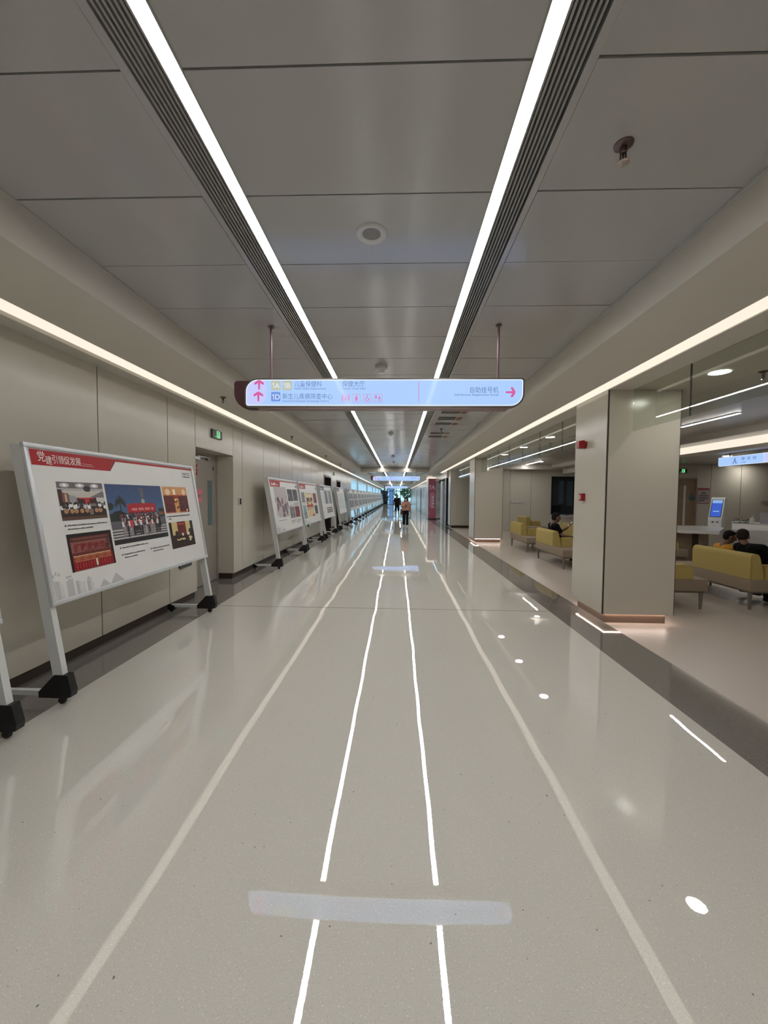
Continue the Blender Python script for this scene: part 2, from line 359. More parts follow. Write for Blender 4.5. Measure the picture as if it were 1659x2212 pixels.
# niche door
d = struct(MB().box(-3.21, -3.155, 5.56, 6.07, .01, 2.11).box(-3.21, -3.155, 6.075, 6.76, .01, 2.11).build('door_1', 'door'))
MB().box(-3.2, -3.145, 5.53, 5.558, 0, 2.165).box(-3.2, -3.145, 6.762, 6.81, 0, 2.165).box(-3.2, -3.145, 5.558, 6.762, 2.112, 2.165).build('door_frame', 'doorf', d)
MB().box(-3.156, -3.150, 6.46, 6.60, .97, 1.72).build('vision_panel', 'teal', d)
MB().box(-3.154, -3.10, 5.75, 6.12, 2.03, 2.075).box(-3.13, -3.105, 6.05, 6.42, 2.078, 2.095).box(-3.154, -3.1, 6.38, 6.44, 2.05, 2.10).build('door_closer', 'steel', d)
hg = MB()
for z in (.35, .85, 1.35, 1.8): hg.tube((-3.142, 6.772, z), (-3.142, 6.772, z+.03), .012)
hg.build('door_hinge', 'steel', d)
MB().box(-3.154, -3.149, 6.645, 6.68, 1.90, 1.96).build('door_plate', 'ink', d)
def paper(name, label, cat, o, u, v, w, h, m, lines, tm, size, border=None):
    T = frame_T(o, u, v); mb = MB().box(0, w, 0, h, -.001, .001, None, T); p = mb.build(name, m)
    tag(p, label, cat); L = MB()
    for s_, x, y in lines: text(L, s_, size, T @ Matrix.Translation((x, y, .0015)), 'CENTER', None, .01)
    if lines: L.build('lettering', tm, p)
    return p
paper('notice_sticker', 'small red notice sticker high on the taupe double door', 'sign', (-3.1535, 5.93, 1.79), (0, 1, 0), (0, 0, 1), .19, .17, 'red', [('非工作人员', .095, .1), ('请勿入内', .095, .04)], 'white', .034)
paper('paper_notice', 'pink paper notice taped to the taupe double door', 'sign', (-3.1535, 5.99, 1.36), (0, 1, 0), (0, 0, 1), .28, .21, 'pink', [('禁止通行', .14, .08)], 'slate', .06)

def exit_sign(label, o, u, v, w=.33, h=.13, on=True):
    T = frame_T(o, u, v); t = thing('exit_sign', label, 'sign', o)
    T0 = Matrix.Translation(o).inverted() @ T
    MB().box(0, w, 0, h, .0, .03, None, T0).build('housing', 'darkgrey', t)
    g = MB(); rect(g, w*.42, w*.76, h*.08, h*.92, T0, .031); g.build('lit_panel', 'exit', t)
    ic = MB(); rect(ic, w*.50, w*.70, h*.14, h*.2, T0, .0315); rect(ic, w*.53, w*.66, h*.38, h*.44, T0, .0315); rect(ic, w*.5, w*.54, h*.2, h*.8, T0, .0315)
    poly2(ic, [(w*.60+w*.035*math.cos(a), h*.78+w*.035*math.sin(a)) for a in np.linspace(0, 5.5, 8)], T0, .0315); rect(ic, w*.575, w*.625, h*.45, h*.68, T0, .0315)
    ic.build('running_figure', 'exitd', t)
    dn = MB(); poly2(dn, [(w*.27, h*.12), (w*.34, h*.2), (w*.3, h*.28), (w*.24, h*.2)], T0, .0315); dn.build('indicator', 'exit', t)
    return t
exit_sign('green lit exit sign above the taupe door on the left wall', (XW+.001, 5.99, 2.365), (0, 1, 0), (0, 0, 1))
exit_sign('low green exit sign on the left wall below a display board', (XW+.001, 12.55, .47), (0, 1, 0), (0, 0, 1), .36, .1)
t = thing('low_wall_sign', 'dark oblong low-level sign on the left wall just before the taupe door', 'sign', (XW, 5.06, .50))
MB().prism(rrect(0, .30, 0, .085, .03, .03, .03, .03, 5), 0, .02, 'x').build('plate', 'darkgrey', t)
MB().box(.0205, .022, .06, .24, .055, .065).build('faded_marking', 'grey_ink', t)
t = thing('access_reader', 'small dark card reader on the left wall beyond the taupe door', 'switch', (XW, 7.02, 1.30))
MB().bbox(0, .022, 0, .085, 0, .13, .006).build('housing', 'alu', t); MB().box(.0221, .024, .018, .08, .01, .12).build('touch_panel', 'bezel', t)

# two dark doorways further along
for n, (a, b, z) in enumerate(((yd, 17.0, 2.29), (18.5, 19.8, 2.22))):
    d = struct(MB().box(-3.15, -3.11, a+.03, b-.03, 0, z-.05).build('door_%d' % (n+2), 'darkwood' if n == 0 else 'door'))
    MB().box(-3.15, XW+.012, a, a+.07, 0, z).box(-3.15, XW+.012, b-.09, b, 0, z).box(-3.15, XW+.012, a+.07, b-.09, z-.07, z).build('door_frame', 'darkwood', d)
    MB().box(-3.109, -3.105, a+.3, a+.8, .3, z-.3).build('vision_panel', 'marble' if n == 0 else 'teal', d)
t = exit_sign('small black exit box high on the left wall between the far dark doors', (XW+.001, 17.6, 2.38), (0, 1, 0), (0, 0, 1), .3, .14)

# windows down the left side
wy = [(24.4, 28.4), (29.0, 37.2), (37.9, 45.6), (46.2, 52.0), (52.6, 60.8), (61.6, 68.9)]
pr = MB(); prev = 24.3
for a, b in wy: pr.box(-3.2, XW, prev, a, 0, ZL); prev = b
pr.box(-3.2, XW, 24.3, Y1, 2.56, ZL).box(-3.2, XW, prev, Y1, 0, ZL); pr.build('window_pier', 'panel', wo)
for i, (a, b) in enumerate(wy):
    n = 1; fr = MB().box(-2.95, -2.89, a, b, 0, .06).box(-2.95, -2.89, a, b, 2.5, 2.56)
    for k in range(n+1): yy = a+(b-a-.06)*k/n; fr.box(-2.95, -2.89, yy, yy+.06, .06, 2.5)
    w = struct(fr.build('window_%d' % (i+1), 'alu')); MB().box(-2.925, -2.915, a+.01, b-.01, .04, 2.54).build('pane', 'frost', w)

# ------------------------------------------------------------------ right side: pillars
def pillar(name, label, x0, x1, y0, y1, led=True, top=ZL):
    t = thing(name, label, 'pillar', (x0, y0, 0)); w = x1-x0; d = y1-y0; g = .010
    z0 = .117
    core = MB().box(.006, w-.006, .006, d-.006, z0, top).build('corner_reveal', 'backing', t)
    e = .017; p = MB()
    for (a, b, c_, d_) in ((0, g+.002, e, d-e), (w-g-.002, w, e, d-e), (e, w-e, 0, g+.002), (e, w-e, d-g-.002, d)): p.box(a, b, c_, d_, z0, top)
    p.build('panel_cladding', 'panel', t)
    s = .065
    MB().box(s, w-s, s, d-s, 0, .098).build('plinth', 'brown' if led else 'base', t)
    if led:
        L = MB(); q = s-.014
        L.box(q, w-q, q, q+.012, z0-.010, z0-.001).box(q, w-q, d-q-.012, d-q, z0-.010, z0-.001).box(q, q+.012, q+.012, d-q-.012, z0-.010, z0-.001).box(w-q-.012, w-q, q+.012, d-q-.012, z0-.010, z0-.001)
        L.build('led_strip', 'plinthled', t)
    return t
pillar('pillar', 'nearest beige panelled pillar, carrying the red fire alarm', 2.42, 3.255, 4.66, 5.49)
pillar('pillar', 'middle beige panelled pillar beside the yellow sofas, glowing base', 2.50, 3.42, 12.85, 13.75)
pillar('pillar', 'far beige pillar with dark skirting behind the middle pillar', 2.50, 3.62, 18.6, 19.4, led=False)
# fire devices on the nearest pillar
t = thing('alarm_sounder', 'red fire alarm sounder high on the nearest pillar', 'alarm', (2.42, 5.19, 2.165))
MB().lathe([(.05, 0), (.05, .03), (.04, .035)], 20, None, Matrix.Rotation(-PI/2, 4, 'Y')).build('base_ring', 'fire', t, 40)
MB().prism([(-.03, -.05), (-.10, -.04), (-.10, .045), (-.03, .055)], -.042, .042, 'y').build('horn', 'fire', t)
t = thing('call_point', 'red square manual call point on the nearest pillar', 'alarm', (2.42, 5.20, 1.445))
MB().bbox(-.045, 0, -.045, .045, 0, .095, .006).build('housing', 'fire', t)
MB().box(-.0465, -.044, -.012, .032, .025, .07).build('press_plate', 'firew', t); MB().box(-.0475, -.046, -.002, .022, .04, .055).build('press_dot', 'fire', t)

# glass smoke barriers between the pillars
def barrier(label, y0, y1, joints):
    t = thing('glass_smoke_barrier', label, 'glass panel', (2.70, 0, 0)); js = [y0]+joints+[y1]
    for a, b in zip(js[:-1], js[1:]):
        MB().box(-.005, .005, a+.006, b-.006, 2.25, ZL-.001).build('pane', 'glass', t)
    for j in joints: MB().box(-.0055, .0055, j-.0055, j+.0055, 2.25, ZL-.001).build('joint', 'darkgrey', t)
barrier('hanging glass smoke barrier in front of the nearest pillar', -4, 4.655, [-2.7, -1.6, -.5, .6, 1.65, 2.72, 3.77])
barrier('hanging glass smoke barrier between the nearest and the middle pillar', 5.5, 12.84, [6.6, 7.62, 8.64, 9.68, 10.7, 11.75])
barrier('hanging glass smoke barrier beyond the middle pillar', 13.76, 18.59, [14.9, 16.1, 17.4])

# ------------------------------------------------------------------ waiting area shell
ZK = 2.86
wr = MB()
wr.box(3.92, 13, Y0, 19, ZK, ZK+.05)                                  # coffer
wr.box(3.926, 6.55, 11.9, 12.9, ZL, ZK-.001).box(3.926, 8.2, 17.0, 19, ZL-.06, ZK-.001).box(3.926, 6.55, Y0, -1.0, ZL, ZK-.001)
wr.box(6.55, 7.01, Y0, 17, 2.72, ZK).box(7.012, 13, Y0, 11.95, 2.48, ZK-.002).box(7.012, 8.2, 11.95, 17, 2.48, ZK-.002).box(6.999, 7.0115, Y0, 11.95, 2.48, 2.559)
struct(wr.build('trim_3', 'soffit_in'))
tag(MB().box(6.997, 7.003, Y0, 11.7, 2.56, 2.719).build('cove_light', 'cove'), 'warm glowing cove over the reception desk behind the pillar', 'light')
rw = MB()
for a, b in ((7.6, 8.15), (8.74, 9.13), (9.13, 9.98), (9.98, 13)): rw.box(a+.006, b-.006, 11.8, 11.84, 0, 2.478)
rw.box(8.15, 8.74, 11.8, 11.84, 2.09, 2.478)
for a, b in ((3.4, 4.95), (4.95, 5.87), (5.87, 6.75)): rw.box(a+.005, b-.005, 17.5, 17.54, 0, ZL)
rw.box(6.75, 8.155, 17.5, 17.54, 2.39, 2.6675).box(6.75, 8.155, 17.5, 17.54, 0, .72)
rw.box(8.16, 8.2, 11.845, 17.49, 0, 2.66).box(12.96, 13, Y0, 11.79, 0, 2.478)
rw.box(2.43, 12.95, Y0, Y0+.05, 0, 2.475)
rwo = struct(rw.build('wall_right', 'panel'))
MB().box(7.5, 13, 11.85, 11.9, 0, 2.478).box(3.3, 6.772, 17.545, 17.6, 0, 2.665).build('wall_reveal', 'backing', rwo)
wb_ = struct(MB().box(6.773, 8.155, 17.56, 17.58, .72, 2.39).build('window_7', 'night'))
MB().box(6.77, 6.80, 17.49, 17.56, .72, 2.39).box(6.8, 8.16, 17.49, 17.56, 2.36, 2.39).build('window_frame', 'bezel', wb_)
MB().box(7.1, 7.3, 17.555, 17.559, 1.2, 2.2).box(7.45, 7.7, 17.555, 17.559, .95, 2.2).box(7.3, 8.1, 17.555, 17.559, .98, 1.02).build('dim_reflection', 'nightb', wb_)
dR = struct(MB().box(8.16, 8.73, 11.83, 11.87, 0, 2.07).build('door_4', 'wood'))
MB().box(8.15, 8.175, 11.78, 11.845, 0, 2.09).box(8.715, 8.74, 11.78, 11.845, 0, 2.09).box(8.175, 8.715, 11.78, 11.845, 2.05, 2.09).build('door_frame', 'doorf', dR)
MB().box(8.38, 8.44, 11.822, 11.83, .7, 1.86).build('vision_panel', 'solid', dR)
MB().lathe([(.09, 0), (.09, .004), (.08, .006)], 24, None, Matrix.Translation((8.625, 11.83, 1.50)) @ Matrix.Rotation(PI/2, 4, 'X')).build('round_window', 'teal', dR)
exit_sign('green exit sign above the wood door in the waiting area', (8.16, 11.799, 2.22), (1, 0, 0), (0, 0, 1), .26, .12)
T = frame_T((8.765, 11.798, 1.33), (1, 0, 0), (0, 0, 1))
nt_ = MB().box(0, .33, 0, .46, -.001, .001, None, T).build('wall_notice', 'notice'); tag(nt_, 'rose bordered printed notice on the wall beside the wood door', 'sign')
b_ = MB(); rect(b_, 0, .33, .395, .46, T, .002); rect(b_, 0, .33, 0, .02, T, .002); rect(b_, 0, .012, .02, .395, T, .002); rect(b_, .318, .33, .02, .395, T, .002); b_.build('border', 'noticer', nt_)
b_ = MB()
for k, (a, b) in enumerate(((.11, .22), (.08, .25), (.04, .30), (.03, .29), (.03, .29), (.03, .2))): rect(b_, a, b, .33-k*.05, .35-k*.05, T, .002)
b_.build('printed_lines', 'ink', nt_)
t = thing('wall_rail', 'pale handrail on the wall behind the reception desk', 'rail', (10.54, 11.8, 1.44))
MB().box(0, 1.2, -.05, -.03, 0, .06).build('rail', 'alu', t); MB().box(.2, .25, -.03, 0, .02, .04).box(.9, .95, -.03, 0, .02, .04).build('bracket', 'steel', t)
t = thing('socket_plate', 'grey service plate with two white knobs on the back wall', 'switch', (4.99, 17.5, 1.21))
MB().bbox(0, .56, -.03, 0, 0, .13, .005).build('plate', 'grey_ink', t)
for x in (.10, .24): MB().lathe([(.032, 0), (.026, .02)], 16, None, Matrix.Translation((x, -.03, .07)) @ Matrix.Rotation(PI/2, 4, 'X')).build('knob', 'kiosk', t)
t = thing('service_counter', 'pale counter ledge under the dark window in the back', 'counter', (6.9, 17.2, 0))
MB().box(0, .95, -.35, .28, .66, .71).build('ledge', 'solid', t); MB().box(.03, .92, -.3, .28, 0, .66).build('base_cabinet', 'panel', t)
t = thing('computer_monitor', 'black monitor standing on the pale counter by the dark window', 'monitor', (7.28, 17.1, .71))
MB().bbox(-.28, .28, -.02, .02, .06, .40, .006).build('screen', 'bezel', t); MB().box(-.03, .03, 0, .03, .01, .08).box(-.1, .1, -.07, .08, 0, .012).build('stand', 'black', t)

# downlights and linear lights
dl = None
for k, (y, lab) in enumerate(((4.02, 'round downlight above the nearest glass barrier'), (8.3, 'round downlight, first past the nearest pillar'), (10.0, 'round downlight, second past the nearest pillar'), (11.73, 'round downlight, third past the nearest pillar'))):
    if dl is None:
        dl = thing('downlight', lab, 'light', (3.15, y, ZL), 0, 'round downlights over the waiting area')
        MB().lathe([(.085, -.002), (.095, -.006), (.105, -.001)], 28, None, None, False).build('trim_ring', 'offw', dl, 40)
        MB().lathe([(.085, -.004), (.085, -.001)], 28).build('lens', 'down', dl)
    else: dup(dl, (3.15, y, ZL), label=lab)
for x, y, z, lab in ((5.0, 14.0, ZL-.002, 'round downlight over the far seats'), (7.70, 9.5, 2.479, 'round downlight just left of the triage sign'), (9.95, 11.42, 2.479, 'round downlight washing the wall behind the reception desk'), (9.4, 8.0, 2.479, 'round downlight added out of view to brighten the reception desk'),  # last lamp here is out of view, added to brighten the dim desk area
                     (3.15, .9, ZL, 'round downlight by the near end of the waiting area'), (3.15, 6.1, ZL, 'round downlight behind the nearest pillar')): dup(dl, (x, y, z), label=lab)
for y0_, y1_, lab in ((6.5, 7.8, 'short linear light in the waiting area ceiling behind the nearest pillar'), (15.2, 16.9, 'short linear light over the far seats'), (1.5, 3.2, 'short linear light over the waiting area nearest the viewer')):
    t = thing('linear_pendant_light', lab, 'light', (5.44, (y0_+y1_)/2, ZK)); L = (y1_-y0_)/2
    MB().box(-.035, .035, -L, L, -.012, 0).build('housing', 'offw', t); MB().box(-.018, .018, -L+.01, L-.01, -.016, -.0121).build('diffuser', 'line', t)

# ------------------------------------------------------------------ far right: doors, rose sign pillar, right wall
d = struct(MB().box(2.5, 2.56, 20.2, 21.4, 0, 2.3).build('door_5', 'night'))
MB().box(2.44, 2.6, 20.02, 20.2, 0, 2.4).box(2.44, 2.6, 21.4, 22.3, 0, 2.3).build('door_frame', 'alu', d)
MB().box(2.46, 2.6, 19.85, 20.0, 0, 2.4).build('door_jamb', 'bezel', d)
struct(MB().box(2.42, 2.6, 19.42, 25.2, 2.4, ZL).box(2.9, 5, 25.0, 25.19, 0, ZL).box(5, 5.05, 17.6, 25.2, 0, ZL).build('trim_4', 'panel'))
t = thing('sign_pillar', 'marble pillar with a rose 1A sign band at the corridor crossing', 'pillar', (1.97, 25.2, 0))
MB().box(0, 1.0, 0, 1.1, .08, 2.60).build('marble_cladding', 'marble', t); MB().box(.02, .98, .02, 1.08, 0, .08).build('plinth', 'base', t)
MB().box(-.03, 1.02, -.03, 1.12, 2.60, 2.69).build('glowing_cap', 'cove', t)
sb = MB().box(.03, .50, -.015, 0, .06, 2.68).build('sign_band', 'pinkband', t)
L = MB(); T = frame_T((.28, -.017, 1.93), (1, 0, 0), (0, 0, 1)); one_x(L, 'A', .36, T @ Matrix.Translation((-.01, 0, 0)), .01)
for k, ch in enumerate('儿童保健科'): text(L, ch, .19, frame_T((.30, -.017, 1.55-k*.205), (1, 0, 0), (0, 0, 1)), 'CENTER', None, .015)
text(L, 'Well Child Department', .09, frame_T((.14, -.017, 1.68), (0, 0, -1), (1, 0, 0)), 'LEFT', None, .01)
L.build('lettering', 'silver', sb)
t = thing('projecting_sign', 'small brown sign box hung beside the rose 1A pillar', 'sign', (2.62, 23.0, 2.24))
MB().bbox(-.2, .25, 0, .08, 0, .2, .02).build('sign_box', 'maroon', t); MB().tube((0, .04, .2), (0, .04, .45), .01).build('rod', 'rod', t)
wf = MB(); wf.box(2.42, 2.6, 26.3, Y1, 0, ZL)
wf.build('wall_right_far', 'panel', rwo)
for n, (a, b, m_) in enumerate(((27.5, 28.6, 'darkwood'), (33.0, 34.6, 'alu'), (39.5, 41.0, 'darkwood'), (48, 50, 'door'))):
    struct(MB().box(2.40, 2.425, a, b, 0, 2.25).build('door_%d' % (6+n), m_))
nb = MB().box(2.412, 2.419, 35.6, 37.2, 1.2, 2.1).build('wall_notice', 'notice'); tag(nb, 'pink notice board far down the right wall', 'sign'); MB().box(2.408, 2.412, 35.6, 37.2, 2.02, 2.1).build('border', 'noticer', nb)

# end wall: glazed entrance
en = MB()
for x in (-2.87, -2.3, -1.75, -.75, -.22, .52, 1.22, 1.8, 2.36): en.box(x, x+.10, 68.9, 69, 0, ZS)
en.box(-2.87, 2.42, 68.9, 69, 2.25, 2.37).box(-2.87, 2.42, 68.9, 69, 0, .06).box(-2.87, 2.42, 68.9, 69, 2.95, ZC)
eo = struct(en.build('door_10', 'bezel')); MB().box(-2.87, 2.42, 68.94, 68.96, 0, ZC).build('pane', 'winglass', eo)
MB().box(-2.8, -1.76, 68.95, 68.98, 0, 2.3).build('closed_leaf', 'navycloth', eo)
struct(MB().box(-2.9, 5, Y0-.05, Y0, 0, 3.1).build('wall_back', 'panel'))
og = MB().box(-40, 40, 69.02, 130, -.06, -.01).box(-40, -3.3, Y0, 69.02, -.06, -.01).build('ground_outside', 'pave'); struct(og)
for k, (x, y, r, lab) in enumerate(((2.1, 78, 1.5, 'dark green tree outside the entrance doors, behind the walking woman'), (-2.3, 86, 2.2, 'pale green tree outside at the left end of the entrance'))):
    t = thing('tree', lab, 'tree', (x, y, 0)); MB().tube((0, 0, 0), (0, 0, 2.2), .12, .07).build('trunk', 'darkwood', t)
    bm = bmesh.new(); rr = np.random.default_rng(k)
    for q in range(260):
        v = Vector(rr.normal(size=3)).normalized()*r*(.6+.4*rr.random()); T = Matrix.Translation((v.x, v.y, 2.2+v.z*.8)) @ Matrix.Rotation(rr.random()*6, 4, 'Z') @ Matrix.Rotation(rr.random()*3, 4, 'X') @ Matrix.Scale(.35, 4)
        bmesh.ops.create_grid(bm, x_segments=1, y_segments=1, size=.5, matrix=T)
    MB().frombm(bm).build('crown', 'foliage', t)
tag(MB().box(-1.55, -.75, 74, 74.6, 0, 3.4).build('gatepost', 'bluewall'), 'pale blue column outside the entrance doors', 'column')

# ------------------------------------------------------------------ ceiling devices
t = thing('ceiling_speaker', 'round white speaker with a mesh centre in the ceiling', 'speaker', (-.165, 2.366, ZC))
MB().lathe([(.095, .001), (.094, -.004), (.086, -.012), (.072, -.013), (.055, -.006), (.052, -.004)], 40, None, None, False).build('rim', 'offw', t, 60)
MB().lathe([(.056, -.002), (.056, -.005)], 32).build('mesh_cover', 'mesh', t)
sl = MB()
for k in range(-6, 7): w_ = math.sqrt(.055**2-(k*.0085)**2); sl.box(k*.0085-.0015, k*.0085+.0015, -w_, w_, -.0062, -.005)
sl.build('mesh_slot', 'grille', t)
def detector(lab, x, y, z=ZC, s=1.):
    t = thing('smoke_detector', lab, 'smoke detector', (x, y, z))
    MB().lathe([(.062*s, 0), (.062*s, -.025*s), (.058*s, -.035*s), (.05*s, -.038*s)], 28).build('base', 'offw', t, 40)
    MB().lathe([(.036*s, -.038*s), (.028*s, -.055*s), (.026*s, -.075*s), (.01, -.078*s)], 24).build('sensor_head', 'offw', t, 40)
    return t
detector('white smoke detector on the ceiling just behind the big blue sign', -.2, 4.72, s=1.15)
for y, l in ((9.7, 'small detector on the ceiling between the light strips beyond the blue sign'), (15.3, 'dark boxed detector on the far ceiling between the light strips'), (18.0, 'far detector on the ceiling close before the cross beam')): detector(l, -.17, y)
def sprinkler(lab, x, y, z, s=1.):
    t = thing('fire_sprinkler', lab, 'sprinkler', (x, y, z), 0, 'ceiling sprinklers')
    MB().lathe([(.035*s, 0), (.034*s, -.004*s), (.02*s, -.012*s), (.013*s, -.013*s)], 24).build('escutcheon', 'bronze', t, 40)
    b = MB().lathe([(.013*s, -.012*s), (.013*s, -.03*s), (.009*s, -.034*s)], 12); b.tube((.009*s, 0, -.03*s), (.011*s, 0, -.058*s), .0028*s); b.tube((-.009*s, 0, -.03*s), (-.011*s, 0, -.058*s), .0028*s); b.tube((0, 0, -.034*s), (0, 0, -.055*s), .004*s); b.box(-.012*s, .012*s, -.004*s, .004*s, -.062*s, -.056*s)
    b.build('sprinkler_body', 'bronze', t, 30)
    dfl = MB().lathe([(.006*s, -.063*s), (.022*s, -.066*s), (.022*s, -.068*s), (.006*s, -.069*s)], 16); dfl.build('deflector', 'chrome', t, 30)
    return t
sprinkler('bronze fire sprinkler in the grey ceiling panel at the top right', .97, 1.81, ZC, 1.15)
for y, lab in ((5.18, 'fire sprinkler on the left soffit beside the blue sign'), (8.58, 'fire sprinkler on the left soffit, second along'), (12.69, 'fire sprinkler on the left soffit, third along'), (15.95, 'fire sprinkler on the left soffit, fourth along'), (18.93, 'fire sprinkler on the left soffit, fifth along'), (21.2, 'fire sprinkler on the left soffit, last before the cross beam')): sprinkler(lab, -2.31, y, 2.772, 1.2)
sprinkler('fire sprinkler in the right ceiling beside the dark vents', .99, 9.07, ZC, 1.2)
sprinkler('fire sprinkler in the waiting area ceiling above the glass barrier', 3.55, 4.0, ZL, 1.2)
sprinkler('fire sprinkler in the waiting area past the nearest pillar', 3.5, 9.2, ZL, 1.2)
for y0_, y1_, n in ((7.12, 7.39, 'nearest'), (7.74, 8.02, 'second'), (8.34, 8.55, 'third'), (9.59, 9.80, 'fourth'), (10.14, 10.37, 'farthest')):
    t = thing('ceiling_vent', 'dark ceiling vent with a copper panel, the %s of the row beyond the blue sign' % n, 'vent', (.8, y0_, ZC), 0, 'ceiling vents at the right')
    MB().box(.0, .33, 0, y1_-y0_, -.006, -.002).build('vent_plate', 'vent', t)
    v = MB()
    for k in range(5): v.box(.01, .32, .02+k*.045, .03+k*.045, -.009, -.006)
    v.build('louvre', 'mesh', t); MB().box(.36, .46, .05, y1_-y0_+.02, -.006, -.002).build('copper_panel', 'copper', t)

# ------------------------------------------------------------------ hanging backlit signs
def arrow(mb, cx, cy, s, rot, T, z):
    R = Matrix.Rotation(rot, 4, 'Z'); TT = T @ Matrix.Translation((cx, cy, z)) @ R
    poly2(mb, [(-.09*s, -.5*s), (.0, -.55*s), (.09*s, -.5*s), (.11*s, .1*s), (.06*s, .38*s), (-.06*s, .38*s), (-.11*s, .1*s)], TT)
    for sg in (-1, 1):
        p = [(0, .53*s), (sg*.06*s, .24*s), (sg*.24*s, .07*s), (sg*.5*s, -.03*s), (sg*.52*s, .20*s), (sg*.34*s, .31*s), (sg*.15*s, .44*s)]
        poly2(mb, p if sg < 0 else p[::-1], TT, .0002)
def hanging_sign(label, loc, rich=True, rod=.48):
    """local x along the sign, y away from the viewer, z up from the lower edge"""
    t = thing('hanging_sign', label, 'sign', loc, 0, 'backlit corridor signs')
    x0, x1, h = -1.256, 1.252, .258
    fp = rrect(x0, x1, 0, h, .03, .12, .03, .12)
    MB().prism(fp, .0, .05, 'y').build('frame', 'frame', t)
    ip = rrect(x0+.014, x1-.014, .014, h-.012, .022, .108, .02, .108)
    MB().prism(ip, -.002, .001, 'y').build('rim_light', 'signe', t)
    jp = rrect(x0+.022, x1-.022, .021, h-.02, .018, .1, .016, .1)
    face = MB().prism(jp, -.0035, -.001, 'y').build('lit_face', 'sign', t)
    MB().prism(rrect(x0-.115, x1-.115, -.008, h-.008, .15, .03, .12, .03), .05, .11, 'y').build('back_panel', 'maroon', t)
    MB().box(x0+.12, x1-.14, .004, .108, -.012, -.001).build('underside_trim', 'mauve', t)
    for x in (-1.03, 1.03): MB().tube((x, .06, h-.01), (x, .06, h+rod), .010).lathe([(.028, h+rod-.006), (.028, h+rod)], 16, None, Matrix.Translation((x, .06, 0))).build('hanging_rod', 'rod', t, 30)
    T = frame_T((0, -.0045, 0), (1, 0, 0), (0, 0, 1))
    Z = lambda zz: zz-2.281                   # heights in the room to heights on the sign
    X = lambda xx: xx+.135
    lp = rrect(x0+.024, X(-1.19), .023, h-.022, .016, .085, .004, .098)
    lb = MB(); poly2(lb, lp, T, .0004); lb.build('lilac_end', 'signl', face)
    for (ax, az, r) in ((-1.255, 2.482, 0), (-1.262, 2.378, 0), (.995, 2.413, -PI/2)):
        a = MB(); arrow(a, X(ax), Z(az), .085, r, T, .0008); a.build('arrow', 'magenta', t)
    for bx, bz, s_, m_ in ((-1.103, 2.474, '1A', 'badgey'), (-.998, 2.474, '1B', 'badgey'), (-1.104, 2.374, '1D', 'badgeb')):
        b = MB(); poly2(b, rrect(X(bx)-.042, X(bx)+.042, Z(bz)-.042, Z(bz)+.042, .009, .009, .009, .009, 4), T, .0006); bo = b.build('badge', m_, t)
        l = MB(); one_x(l, s_[1], .066, T @ Matrix.Translation((X(bx)+.004, Z(bz)-.024, .001)), .008); l.build('lettering', 'badgew', bo)
    tx = MB()
    def line(s_, x, z, w, size, al='LEFT', bold=.0):
        key = (s_, al, bold); tmp = MB(); text(tmp, s_, size, Matrix.Identity(4), al, None, bold); xs = [v[0] for v in tmp.v]; k = w/(max(xs)-min(xs))
        text(tx, s_, size, T @ Matrix.Translation((X(x), Z(z), .001)), al, None, bold, k)
    line('儿童保健科', -.935, 2.466, .248, .058); line('Well Child Department', -.935, 2.438, .29, .024, bold=.008)
    line('新生儿疾病筛查中心', -1.044, 2.356, .453, .058); line('Neonatal Diseases Screening Centre', -1.044, 2.329, .42, .022, bold=.008)
    line('保健大厅', -.503, 2.466, .2, .058); line('Health Care Hall', -.503, 2.438, .205, .024, bold=.008)
    line('自助挂号机', .889, 2.412, .25, .058, 'RIGHT'); line('Self-Service Registration Kiosk', .889, 2.383, .391, .024, 'RIGHT', .008)
    tx.build('lettering', 'navy', t)
    b = MB(); rect(b, X(.181), X(.186), Z(2.328), Z(2.505), T, .0006); b.build('divider_bar', 'magenta', t)
    for k, px in enumerate((-.47, -.374, -.274, -.178)):
        p = MB(); x, z, q, w_ = X(px), Z(2.362), .036, .0025
        for a, b_, c_, d_ in ((x-q, x+q, z-q, z-q+w_), (x-q, x+q, z+q-w_, z+q), (x-q, x-q+w_, z-q+w_, z+q-w_), (x+q-w_, x+q, z-q+w_, z+q-w_)): rect(p, a, b_, c_, d_, T, .0006)
        disc = lambda cx, cz, r: poly2(p, [(cx+r*math.cos(a), cz+r*math.sin(a)) for a in np.linspace(0, 2*PI, 13)[:-1]], T, .0008)
        if k == 0:
            for sg in (-1, 1): rect(p, x+sg*.027-.003, x+sg*.027+.003, z-.025, z+.025, T, .0007)
            for a, b_, c_, d_ in ((-.017, -.014, -.022, .02), (.014, .017, -.022, .02), (-.014, .014, .017, .02), (-.014, .014, -.022, -.019)): rect(p, x+a, x+b_, z+c_, z+d_, T, .0007)
            disc(x, z+.008, .004); rect(p, x-.005, x+.005, z-.014, z+.003, T, .0007)
        elif k == 1: disc(x, z+.02, .006); poly2(p, [(x-.006, z-.027), (x+.006, z-.027), (x+.011, z-.005), (x+.008, z+.012), (x-.008, z+.012), (x-.011, z-.005)], T, .0007)
        elif k == 2:
            disc(x-.004, z+.022, .005); rect(p, x-.006, x-.001, z-.004, z+.015, T, .0007); rect(p, x-.001, x+.012, z-.004, z+.0, T, .0007); rect(p, x+.010, x+.014, z-.018, z+.0, T, .0007)
            for a in np.linspace(2.2, 6.2, 12): disc(x-.002+.017*math.cos(a), z-.008+.017*math.sin(a), .003)
        else:
            rect(p, x-.026, x-.014, z-.004, z+.018, T, .0007); disc(x-.02, z+.021, .004); disc(x+.01, z+.012, .006); poly2(p, [(x-.006, z-.004), (x+.026, z-.004), (x+.02, z+.004), (x+.0, z+.004)], T, .0007)
